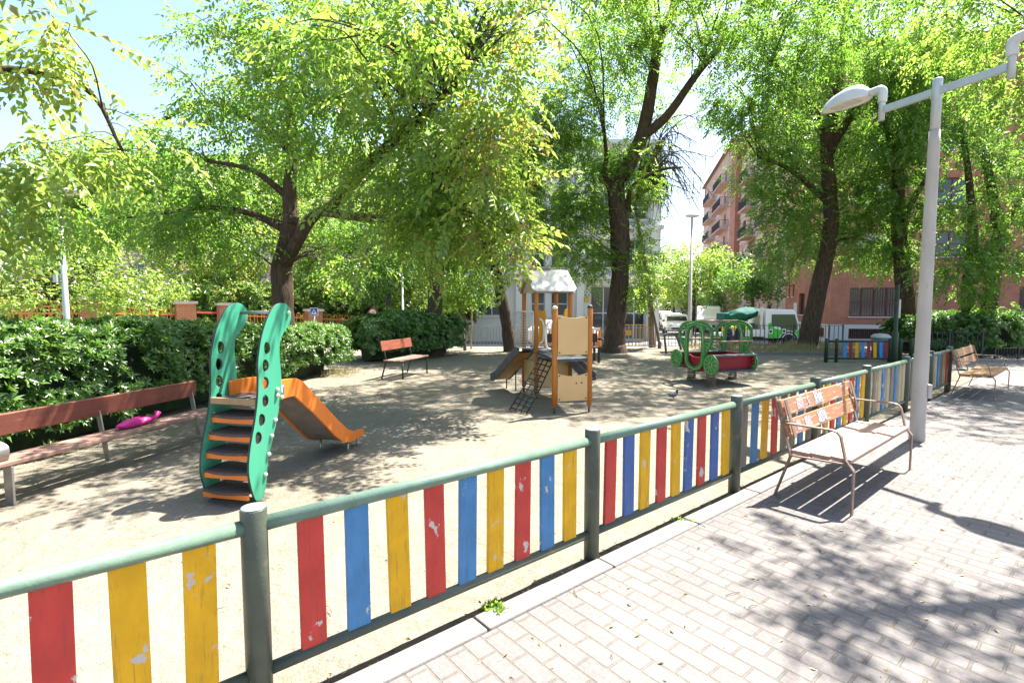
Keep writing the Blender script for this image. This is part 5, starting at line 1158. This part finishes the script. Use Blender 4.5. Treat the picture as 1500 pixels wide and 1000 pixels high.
dp = thing('green_post', 'slim dark green post standing at the end of the short slatted fence', 'post', g(1309, 536))
b = g(1309, 536); MB().lathe([(.075, -.1), (.075, .9), (.05, .95), (.045, 2.15), (.05, 2.2)], b, n=12).build('pole', DKG, dp, w=True)
MB().box((b.x + .17, b.y + .12, 1.55), (.05, .012, .5)).build('plate', pm('cream_plate', (.62, .56, .46), None, 4, .6), dp, w=True)
SBLU = pm('sign_blue', (.03, .09, .33), None, 5, .35); SWH = pm('sign_white', (.78, .78, .78), None, 5, .4); SRED = pm('sign_red', (.55, .03, .03), None, 5, .35); SBK = pm('sign_black', (.015, .015, .015), None, 5, .5)
c = at(460, 456.5, 22); sg_ = thing('crossing_sign', 'square blue pedestrian crossing sign with white triangle before the orange railing', 'sign', (c.x, c.y, gz(c.x, c.y)))
MB().tube([(c.x, c.y + .03, -.6), (c.x, c.y + .03, c.z)], .03, 8).build('pole', LGAL, sg_, w=True)
bd = MB().box(c, (.34, .02, .34)).build('board', SWH, sg_, w=True, bevel=.006); MB().box(c - V((0, .0125, 0)), (.31, .006, .31)).build('blue_field', SBLU, bd, w=True)
MB().plate([(-.125, -.11), (.125, -.11), (0, .115)], [], .005, c - V((0, .018, 0)), (1, 0, 0), UP).build('triangle', SWH, bd, w=True)
mb = MB(); f = c - V((0, .0225, .0))
mb.lathe([(.018, 0), (.018, .004)], f + UP * .045, (0, -1, 0), n=10); mb.plate([(-.015, .025), (.015, .025), (.02, -.03), (.045, -.085), (.025, -.085), (0, -.04), (-.03, -.085), (-.05, -.085), (-.018, -.02)], [], .004, f, (1, 0, 0), UP); mb.plate([(-.045, -.02), (-.015, .022), (.015, .022), (.045, -.015), (.035, -.025), (0, .008), (-.035, -.03)], [], .0035, f - V((0, .001, 0)), (1, 0, 0), UP)
for x in (-.09, -.06, .06, .09): mb.box(f + V((x, 0, -.10)), (.012, .004, .018))
mb.build('walking_figure', SBK, bd, w=True)
c = at(546, 458, 23); s2 = thing('speed_sign', 'round red-rimmed sign reading 20 over the rounded shrub', 'sign', (c.x, c.y, gz(c.x, c.y)))
MB().tube([(c.x, c.y + .03, -.6), (c.x, c.y + .03, c.z)], .03, 8).build('pole', LGAL, s2, w=True)
bd = MB().lathe([(.20, -.01), (.20, .01)], c, (0, -1, 0), n=28).build('board', SRED, s2, w=True); MB().lathe([(.145, 0), (.145, .004)], c - V((0, .0105, 0)), (0, -1, 0), n=28).build('white_field', SWH, bd, w=True)
def txt(body, size, c, mat, parent, rz=0, name='lettering'):
    cu = bpy.data.curves.new(name, 'FONT'); cu.body = body; cu.size = size; cu.align_x = 'CENTER'; cu.align_y = 'CENTER'; cu.extrude = .002; cu.materials.append(mat)
    o = bpy.data.objects.new(name, cu); COL.objects.link(o); o.parent = parent
    X = M.Translation(V(c)) @ M.Rotation(rz, 4, 'Z') @ M.Rotation(R(90), 4, 'X'); X = ORIG[parent.name].inverted() @ X
    dg = bpy.context.evaluated_depsgraph_get(); me = bpy.data.meshes.new_from_object(o.evaluated_get(dg)); bpy.data.objects.remove(o); me.transform(X)
    o = bpy.data.objects.new(name, me); COL.objects.link(o); o.parent = parent; return o
txt('20', .17, c - V((0, .018, 0)), SBK, bd)
c = at(569, 438, 23.5); sgl = thing('signal_back', 'dark back of a traffic signal on a post among the leaves', 'traffic signal', (c.x, c.y, gz(c.x, c.y)))
MB().box(c, (.2, .16, .55)).build('housing', SBK, sgl, w=True, bevel=.02); MB().tube([(c.x, c.y, -.6), (c.x, c.y, c.z)], .04, 8).build('pole', DKG, sgl, w=True)
# litter bin behind the short fence
bn = thing('litter_bin', 'grey litter bin with a white lid behind the short slatted fence', 'bin', (11.55, 16.0, 0))
MB().lathe([(.22, .0), (.25, .58), (.25, .62)], (11.55, 16.0, 0), n=20).build('body', pm('bin_grey', (.16, .19, .21), None, 5, .5), bn, w=True)
MB().lathe([(.27, .62), (.27, .67), (.18, .74), (.05, .76)], (11.55, 16.0, 0), n=20).build('lid', pm('bin_lid', (.52, .54, .54), None, 5, .45), bn, w=True)
# rubble sacks and orange barriers behind the tower
SACK = pm('white_sack', (.74, .73, .72), (.60, .59, .60), 6, .7, .3, 14, chips=((.28, .24, .36), 3.2, .60))
sx = [(1.15, 22.2, -.1, .85), (2.0, 22.4, -.1, 1.0), (2.75, 22.5, -.1, .95), (3.25, 22.1, -.1, .75), (1.6, 22.9, -.1, 1.05)]
slb = ['leftmost white rubble sack seen through the wire mesh guard', 'white rubble sack behind the yellow entrance board', 'white rubble sack behind the tan upper panel', 'white rubble sack right of the play tower, nearest the forked trunk', 'white rubble sack behind the other sacks, tallest of the heap']
for k, (x, y, z, h) in enumerate(sx):
    mb = MB(); mb.ell((x, y, z + h * .52), (.52, .45, h * .52), nu=20, nv=12, jit=.22)
    tag(mb.build('rubble_sack', SACK, loc=(x, y, z), w=True), slb[k], 'sack', 'white sacks heaped behind the tower')
OBR = pm('barrier_orange', (.75, .20, .03), None, 5, .5)
for k, (x0, x1, lb) in enumerate(((1.05, 1.75, 'orange and white plastic barrier seen through the wire mesh guard'), (3.0, 3.75, 'orange and white plastic barrier right of the play tower posts'))):
    t = thing('plastic_barrier', lb, 'barrier', ((x0 + x1) / 2, 21.6, -.1)); n = 6
    MB().bar((x0, 21.6, .62), (x1, 21.6, .62), .05, .10).build('top_beam', SWH, t, w=True)
    for i in range(n): a = x0 + (x1 - x0) * (i + .5) / n; MB().box((a, 21.6, .22), ((x1 - x0) / n * .8, .03, .7)).build('panel_board', OBR if i % 3 else SWH, t, w=True)
    for a in (x0, x1): MB().box((a, 21.6, .27), (.05, .05, .8)).build('post', RYEL, t, w=True)
# ================================================================ vehicles
def tyre(mb_parent, c, r, w, axis, rimm):
    t = MB().lathe([(r * .72, -w / 2), (r * .94, -w / 2), (r, -w * .3), (r, w * .3), (r * .94, w / 2), (r * .72, w / 2)], c, axis, n=22).build('wheel', TYRE, mb_parent, w=True)
    MB().lathe([(r * .71, -w * .42), (r * .71, w * .42), (r * .3, w * .5)], c, axis, n=18).build('rim', rimm, t, w=True); return t
TYRE = pm('tyre', (.025, .025, .025), None, 9, .85); RIM = pm('rim', (.42, .42, .43), None, 9, .4, metal=.6)
PW = pm('white_paint', (.76, .76, .75), (.72, .72, .71), 2, .3, spec=.5); PG = pm('green_paint', (.02, .55, .015), (.02, .50, .015), 2, .35, spec=.5); TARP = pm('green_tarpaulin', (.008, .07, .05), (.012, .10, .075), 4, .7, .4, 8, spec=.15)
TK = V((14.0, 27.0, -.55)); tk = thing('lorry', 'small white and green open lorry with a green tarpaulin bundle on its bed', 'lorry', TK)
def tp_(x, z, y=0): return V((14.0 + x, 27.0 + y, -.55 + z))
cab = [(-.62, .42), (1.12, .42), (1.18, .75), (1.16, 1.15), (.98, 1.80), (.82, 1.93), (-.62, 1.97)]
MB().plate(cab, [], 1.6, tp_(0, 0, .8), (1, 0, 0), UP).build('cab', PW, tk, w=True, bevel=.05, seg=3)
MB().plate([(-.32, 1.05), (.15, .95), (.86, .80), (1.07, .86), (1.06, 1.14), (.90, 1.68), (-.32, 1.68)], [], .02, tp_(0, 0, -.006), (1, 0, 0), UP).build('side_window', glassmat('cab_glass', (.10, .12, .07), .1), tk, w=True, bevel=.006)
MB().plate([(-.48, 1.22), (-.48, .45), (.10, .45), (.25, .72), (.62, .84), (.98, .72), (1.10, .45), (1.155, .45), (1.14, .92), (1.08, .84), (.86, .78), (.15, .93), (-.2, 1.03), (-.36, 1.22)], [], .02, tp_(0, 0, -.005), (1, 0, 0), UP).build('green_panel', PG, tk, w=True)
for x, w, z in ((-.48, .26, .78), (.22, .26, .80)):
    o = MB().box(tp_(x + w / 2, z, -.02), (w, .02, .24)).build('white_square', PW, tk, w=True); MB().box(tp_(x + w / 2, z, -.033), (w * .45, .01, .13)).build('dark_square', SBK, o, w=True)
MB().plate([(-.3, .98), (.16, .86), (.16, 1.0), (-.12, 1.05)], [], .012, tp_(0, 0, -.022), (1, 0, 0), UP).build('white_wedge', PW, tk, w=True)
mm = MB().box(tp_(1.30, 1.20, -.05), (.09, .16, .32)).build('mirror', SBK, tk, w=True, bevel=.02); MB().bar(tp_(1.1, 1.15, 0), tp_(1.28, 1.15, -.05), .02, .02).build('mirror_arm', SBK, mm, w=True)
MB().box(tp_(-1.75, .58, .8), (2.2, 1.6, .14)).build('bed', PW, tk, w=True, bevel=.01)
MB().box(tp_(-1.75, .76, .0), (2.1, .03, .26)).build('bed_side', PW, tk, w=True, bevel=.005)
MB().box(tp_(-.85, 1.27, .0), (.12, .06, 1.55)).build('stake_post', PLAST2, tk, w=True, bevel=.01)
MB().box(tp_(-.82, 1.1, .8), (.05, 1.5, 1.1)).build('headboard', PLAST2, tk, w=True)
mb = MB(); mb.ell(tp_(-1.75, 1.62, .7), (1.0, .75, .34), M.Rotation(-.18, 3, 'Y'), 30, 16)
for i, q in enumerate(mb.v): mb.v[i] = q + V((0, -abs(noise.noise(q * 2.1)) * .3, noise.noise(q * 2.7) * .18 + noise.noise(q * 6) * .05))
tp = mb.build('tarpaulin', TARP, tk, w=True)
MB().box(tp_(-2.6, 1.48, .7), (.28, 1.2, .55)).build('tarpaulin_end', TARP, tp, w=True, bevel=.08, seg=3)
MB().box(tp_(-1.3, .95, .7), (.5, 1.0, .5)).build('load', pm('load_dark', (.03, .08, .07), None, 4, .6), tk, w=True, bevel=.06)
for x in (.62, -2.1): tyre(tk, tp_(x, .32, .06), .32, .2, (0, -1, 0), PW); tyre(tk, tp_(x, .36, 1.5), .36, .2, (0, 1, 0), PW)
mb = MB(); mb.tube([tp_(.62 + .42 * math.cos(math.pi * k / 12), .34 + .40 * math.sin(math.pi * k / 12), .02) for k in range(13)], .05, 6); mb.build('wheel_arch', SBK, tk, w=True)
MB().bar(tp_(-2.8, .40, .4), tp_(1.0, .40, .4), .08, .14).build('chassis', SBK, tk, w=True)
PCOL = [PW, pm('silver_paint', (.46, .47, .48), None, 2, .3, metal=.4), pm('grey_paint', (.12, .125, .13), None, 2, .3), PW, pm('red_paint', (.35, .03, .03), None, 2, .3), pm('silver_dark', (.30, .31, .32), None, 2, .3, metal=.4)]
def carbody(name, label, loc, rz, paint, group, van=False):
    t = thing(name, label, 'van' if van else 'car', loc, rz, group)
    if van: pr = [(-2.2, .35), (2.1, .35), (2.2, .8), (2.1, 1.1), (1.35, 1.25), (.85, 1.95), (.5, 2.05), (-2.1, 2.05), (-2.2, 1.9)]; W = 1.75
    else: pr = [(-2.05, .32), (2.0, .32), (2.08, .62), (1.95, .82), (1.05, .93), (.35, 1.40), (-1.05, 1.45), (-1.85, 1.05), (-2.08, .95)]; W = 1.68
    b = MB().plate(pr, [], W, (0, 0, 0), (1, 0, 0), (0, 0, 1)).build('body', paint, t, bevel=.09, seg=3)
    ws = [(1.30, 1.27), (.86, 1.90)] if van else [(1.02, .96), (.38, 1.36)]
    (x0, z0), (x1, z1) = ws; n = V((z1 - z0, 0, x0 - x1)).normalized() * .012
    MB().add([V((x0 - .04, -W / 2 + .12, z0 + .03)) + n, V((x0 - .04, W / 2 - .12, z0 + .03)) + n, V((x1, W / 2 - .18, z1)) + n, V((x1, -W / 2 + .18, z1)) + n], [(0, 1, 2, 3)]).build('windscreen', GLASS, t)
    for sg in (-1, 1):
        so = [(1.1, 1.3), (.78, 1.85), (.1, 1.85), (.1, 1.3)] if van else [(.85, .96), (.28, 1.32), (-.98, 1.36), (-1.55, 1.05), (-1.5, .96)]
        MB().plate(so, [], .012, (0, sg * (W / 2 + .002), 0), (1, 0, 0), (0, 0, 1)).build('side_window', GLASS, t)
        hl = MB().ell((2.0 if not van else 2.1, sg * (W / 2 - .28), .72 if not van else .85), (.09, .2, .11)); hl.build('headlight', pm('headlight', (.6, .62, .65), None, 4, .15), t)
        for x in (1.3, -1.3): 
            w_ = MB().lathe([(.2, -.1), (.29, -.1), (.31, -.05), (.31, .05), (.29, .1), (.2, .1)], (x, sg * (W / 2 - .06), .31), (0, sg, 0), n=18).build('wheel', TYRE, t); MB().lathe([(.2, -.08), (.2, .08), (.06, .105)], (x, sg * (W / 2 - .06), .31), (0, sg, 0), n=14).build('rim', RIM, w_)
        MB().ell((.75, sg * (W / 2 + .08), 1.0 if not van else 1.35), (.06, .09, .07)).build('mirror', SBK, t)
    MB().box((2.05 if not van else 2.16, 0, .5), (.06, .9, .14)).build('grille', SBK, t)
    if van: MB().plate([(-.1, .1), (.12, .16), (.08, 0), (.0, -.14)], [], .01, (-.5, -W / 2 - .01, 1.5), (1, 0, 0), (0, 0, 1)).build('blue_mark', SBLU, t)
    return t
sd = V((.227, .974, 0)); base = V((12.15, 38.0, -.54)); az = math.atan2(-.974, -.227)
cl = ['white car parked at the front of the row beside the school corner', 'silver car parked second in the row along the street', 'dark grey car parked third in the row along the street', 'white car parked fourth in the row along the street', 'red car parked fifth in the row along the street', 'dull silver car parked last in the row along the street']
for k in range(6): carbody('parked_car', cl[k], base + sd * (5.6 * k) + V((.1 * (k % 2), 0, 0)), az, PCOL[k], 'cars parked along the street')
carbody('white_van', 'white van with a blue mark parked behind the tarpaulin lorry', V((15.9, 41.5, -.54)), math.atan2(-.974, -.35), PW, None, True)

# ================================================================ people and pigeon
def worker(label, x, y, z, rz, lean):
    t = thing('person', label, 'person', (x, y, z), rz)
    J = {'pel': (0, 0, .88), 'ch': (.30, 0, 1.13), 'nk': (.44, 0, 1.22), 'hd': (.56, 0, 1.24), 'hd2': (.68, 0, 1.20)}
    vs, es, rs = [], [], []
    def v(p, r): vs.append(p); rs.append(r); return len(vs) - 1
    a = v(J['pel'], .15); b = v((.16, 0, 1.03), .14); c = v(J['ch'], .155); d = v(J['nk'], .06); e = v(J['hd'], .095); f = v(J['hd2'], .085); es += [(a, b), (b, c), (c, d), (d, e), (e, f)]
    for s in (-1, 1):
        h = v((.0, s * .1, .84), .11); k = v((.05, s * .12, .47), .075); an = v((-.02, s * .13, .09), .05); to = v((.14, s * .14, .045), .045); es += [(a, h), (h, k), (k, an), (an, to)]
        sh = v((.32, s * .19, 1.10), .065); el = v((.40, s * .22, .83), .048); wr = v((.52, s * .17, .62), .036); ha = v((.57, s * .16, .54), .04); es += [(c, sh), (sh, el), (el, wr), (wr, ha)]
    me = bpy.data.meshes.new('body'); me.from_pydata(vs, es, []); o = bpy.data.objects.new('body', me); COL.objects.link(o); o.parent = t; ORIG[o.name] = ORIG[t.name]
    sk = o.modifiers.new('Skin', 'SKIN'); sk.use_smooth_shade = True
    for i, q in enumerate(me.skin_vertices[0].data): q.radius = (rs[i], rs[i]); q.use_root = (i == 0)
    s2 = o.modifiers.new('Sub', 'SUBSURF'); s2.levels = s2.render_levels = 1
    me.materials.append(pm('skin_tone', (.42, .26, .19), None, 5, .6))
    mb = MB(); mb.tube([(.08, 0, .97), (.16, 0, 1.04), (.30, 0, 1.14), (.40, 0, 1.20)], [.17, .19, .20, .13], 14); 
    for s in (-1, 1): mb.tube([(.32, s * .14, 1.12), (.35, s * .215, 1.02), (.40, s * .225, .84)], [.095, .085, .07], 10)
    mb.build('hi_vis_top', pm('hi_vis', (.62, .78, .02), (.72, .62, .02), 3, .6), t)
    mb = MB(); mb.tube([(-.02, 0, .78), (-.01, 0, .9), (.1, 0, .99)], [.17, .185, .165], 14)
    for s in (-1, 1): mb.tube([(.0, s * .09, .86), (.03, s * .11, .66), (.05, s * .12, .46), (-.02, s * .13, .1)], [.125, .11, .09, .075], 12)
    mb.build('trousers', pm('navy_cloth', (.018, .022, .06), None, 5, .8), t)
    mb = MB(); mb.ell((.61, 0, 1.265), (.115, .09, .085), nu=14, nv=8); mb.build('hair', pm('hair_dark', (.03, .02, .015), None, 8, .7), t)
    for s in (-1, 1): MB().ell((.05, s * .14, .045), (.14, .05, .05)).build('boot', SBK, t)
worker('person in yellow hi-vis top and navy trousers bending over, seen through the carriage doorway', 11.0, 26.0, -.55, R(75), 0)
worker('second person in hi-vis top bending beside the lorry bed, right of the first', 11.65, 26.2, -.55, R(60), 0)
pg = g(986, 584); pt = thing('pigeon', 'grey pigeon with dark head walking on the sand', 'pigeon', pg, R(12)); pt.scale = (.66, .66, .66)
PGR = pm('feather_grey', (.085, .08, .095), (.055, .052, .065), 30, .7); PDK = pm('feather_dark', (.035, .03, .045), (.06, .045, .06), 30, .5); PLG = pm('feather_light', (.15, .155, .17), (.10, .105, .12), 40, .7)
mb = MB(); mb.tube(curve([(-.19, 0, .085), (-.12, 0, .092), (-.05, 0, .105), (.03, 0, .118), (.085, 0, .145), (.105, 0, .185), (.112, 0, .21), (.118, 0, .228)], 4), [.012 + .001 * i for i in range(4)] + [.024, .034, .044, .052, .060, .065, .068, .069, .068, .065, .061, .056, .05, .044, .038, .033, .029, .027, .027, .028, .028, .027, .025, .022, .016, .012, .008, .005, .003], 14); mb.build('body', PGR, pt)
mb = MB(); mb.ell((.106, 0, .195), (.034, .034, .05), M.Rotation(.2, 3, 'Y')); mb.ell((.118, 0, .228), (.03, .026, .026)); mb.build('head', PDK, pt)
MB().tube([(.142, 0, .226), (.158, 0, .222), (.168, 0, .215)], [.007, .005, .001], 6).build('beak', SBK, pt)
for s in (-1, 1):
    MB().ell((-.03, s * .055, .118), (.115, .018, .045), M.Rotation(.12, 3, 'Y')).build('wing', PLG, pt)
    MB().tube([(.01 + .02 * s, s * .025, .07), (.0 + .02 * s, s * .025, .035), (.008 + .02 * s, s * .025, .004)], [.009, .005, .005], 6).build('leg', pm('leg_pink', (.4, .12, .1), None, 5, .6), pt)
    MB().ell((.136, s * .022, .232), (.004, .003, .004)).build('eye', pm('eye_orange', (.6, .2, .02), None, 5, .3), pt)
MB().box((-.20, 0, .083), (.10, .05, .012), M.Rotation(-.1, 3, 'Y')).build('tail', PDK, pt, bevel=.004)

# ================================================================ small growth and litter
def tuft(name, label, c, n, h, spread, lm, tm=PIN, cat='weed', up_=1.0, leaf=.03, kind=None, rect=None):
    r = random.Random(n + int(c[0] * 100)); pos, dr, tn = [], [], []
    for i in range(n):
        p = V(c) + V((r.gauss(0, spread), r.gauss(0, spread), .0)) if rect is None else V((r.uniform(rect[0], rect[1]), r.uniform(rect[2], rect[3]), 0))
        if rect is not None:
            if noise.noise(p * .9) < -.15: continue
            p.z = gz(p.x, p.y) - .01
        d = V((r.gauss(0, .5), r.gauss(0, .5), up_)); pos.append(tuple(p + V((0, 0, .01)))); dr.append(tuple(d)); tn.append(.5)
    o = leaf_mesh(name, pos, dr, h * rng.uniform(.6, 1.3, len(pos)), tm, lm, np.array(tn), None, tuple(c)); tag(o, label, cat, kind=kind); return o
BL = [np.array([tuple(p) for p in leafq((0, 0, 0), (1, 0, .2 * k), (0, 1, 0), 1, .035, 0) + leafq((.02, .02, 0), (1, .25, -.2 * k), (0, 1, .3), .8, .035, 0)]) for k in range(3)]
tuft('weed', 'leafy green weed growing from the gap beside the kerb', fw(-.86, -.045), 22, .045, .032, L_MID, ROS, 'weed', .6)
tuft('weed', 'small weed sprout in the kerb gap farther along the fence', fw(.95, -.045), 9, .03, .03, L_MID, ROS, 'weed', .6)
tuft('weed', 'lime leafy sprig sprouting behind the seat of the long bench', (-4.45, 4.85, .28), 7, .09, .03, L_SUN, ROS, 'weed', .5)
tuft('weed', 'yellowish sprig standing beside the magenta bag', (-4.15, 5.78, .36), 6, .06, .03, L_SUN, ROS, 'weed', .5)
tuft('dry_grass', 'straw coloured dry grass around the foot of the leaning shade tree', (10.0, 18.2, 0), 1700, .34, 0, L_STRAW, BL, 'grass', 1.0, kind='stuff', rect=(6.6, 12.6, 16.9, 19.9))
tuft('dry_grass', 'tuft of dry grass at the right-hand end of the clipped hedge', (-4.0, 12.0, 0), 160, .20, .2, L_STRAW, BL, 'grass', 1.0, kind='stuff')
# fallen leaves and twigs: nobody could count them
r = random.Random(21); pos, dr, tn = [], [], []
for i in range(2000):
    k = r.random()
    if k < .22: p = fw(r.uniform(-3.5, 8), r.gauss(-.03, .035), .004)
    elif k < .7: p = fw(r.uniform(-4, 12), r.uniform(0, 10), -.001)
    else: p = fw(r.uniform(-3, 10), -r.random() ** 1.6 * 4 - .3, .005)
    pos.append(tuple(p)); dr.append((r.gauss(0, 1), r.gauss(0, 1), r.gauss(.05, .12))); tn.append(r.random())
LF1 = [np.array([tuple(p) for p in leafq((0, 0, 0), (1, 0, 0), (0, .2 * k, 1), 1, .42, .3)]) for k in range(-1, 2)]
tag(leaf_mesh('fallen_leaves', pos, dr, .034 * rng.uniform(.4, 1.2, len(pos)), LF1, L_DRY, np.array(tn), None, (0, 0, 0)), 'dry fallen leaves scattered over the sand and paving', 'leaf litter', kind='stuff')
mb = MB(); m0 = [(-.75, .03), (-.3, .07), (.35, .03), (1.5, .02)]
for i in range(60):
    p = fw(r.uniform(-3, 6), r.uniform(-1.5, 4), .006); a = r.uniform(0, 6.3); l = r.uniform(.03, .12); q = p + V((math.cos(a) * l, math.sin(a) * l, .004)); mb.tube([p, p.lerp(q, .5) + V((r.uniform(-.01, .01), r.uniform(-.01, .01), .006)), q], .0018, 4)
tag(mb.build('fallen_twigs', TWIG), 'thin dry twigs lying on the sand', 'twigs', kind='stuff')
# planter soil under the hedge and the tree strip
mb = MB(); c = [(6.4, 17.0), (12.9, 17.0), (12.9, 20.4), (6.4, 20.4)]
mb.add([V((a, b, gz(a, b) + .012)) for a, b in c], [(0, 1, 2, 3)]); struct(mb.build('ground_strip', pm('dry_soil', (.26, .21, .14), (.20, .16, .1), 3, .95, .4, 30)))
MB_ = MB(); MB_.bar((6.4, 16.95, .03), (12.9, 16.95, .03), .12, .1); struct(MB_.build('strip_kerb', KERB, bevel=.01))

# ================================================================ light and camera
SUN_EL, SUN_AZ = R(62), math.atan2(.636, .772)          # azimuth measured from +X
sd_ = V((math.cos(SUN_EL) * math.cos(SUN_AZ), math.cos(SUN_EL) * math.sin(SUN_AZ), math.sin(SUN_EL)))
ld = bpy.data.lights.new('sun', 'SUN'); ld.energy = 5.0; ld.angle = R(.53); ld.color = (1, .95, .87)
so = bpy.data.objects.new('sun', ld); COL.objects.link(so); so.rotation_euler = (-sd_).to_track_quat('-Z', 'Y').to_euler()
w = bpy.data.worlds.new('World'); S.world = w; w.use_nodes = True; nt = w.node_tree
sky = nt.nodes.new('ShaderNodeTexSky'); sky.sky_type = 'NISHITA'; sky.sun_disc = False; sky.sun_elevation = SUN_EL; sky.sun_rotation = math.pi / 2 - SUN_AZ
sky.air_density = 1.0; sky.dust_density = 1.6; sky.ozone_density = 1.0
bg = nt.nodes['Background']; bg.inputs['Strength'].default_value = .092; nt.links.new(sky.outputs[0], bg.inputs[0])
cd = bpy.data.cameras.new('camera'); cd.lens = 18; cd.sensor_width = 36; cd.clip_end = 2000; cd.clip_start = .05
co = bpy.data.objects.new('camera', cd); COL.objects.link(co); co.location = (0, 0, EYE); co.rotation_euler = (math.pi / 2 - PITCH, 0, 0); S.camera = co
S.view_settings.view_transform = 'Standard'; S.view_settings.look = 'None'; S.view_settings.gamma = 1; S.view_settings.exposure = 2.1
S.render.engine = 'CYCLES'; cy = S.cycles
cy.max_bounces = 8; cy.diffuse_bounces = 4; cy.glossy_bounces = 3; cy.transmission_bounces = 6; cy.transparent_max_bounces = 8; cy.caustics_reflective = False; cy.caustics_refractive = False
cy.sample_clamp_indirect = 6; cy.use_denoising = True; cy.denoiser = 'OPENIMAGEDENOISE'
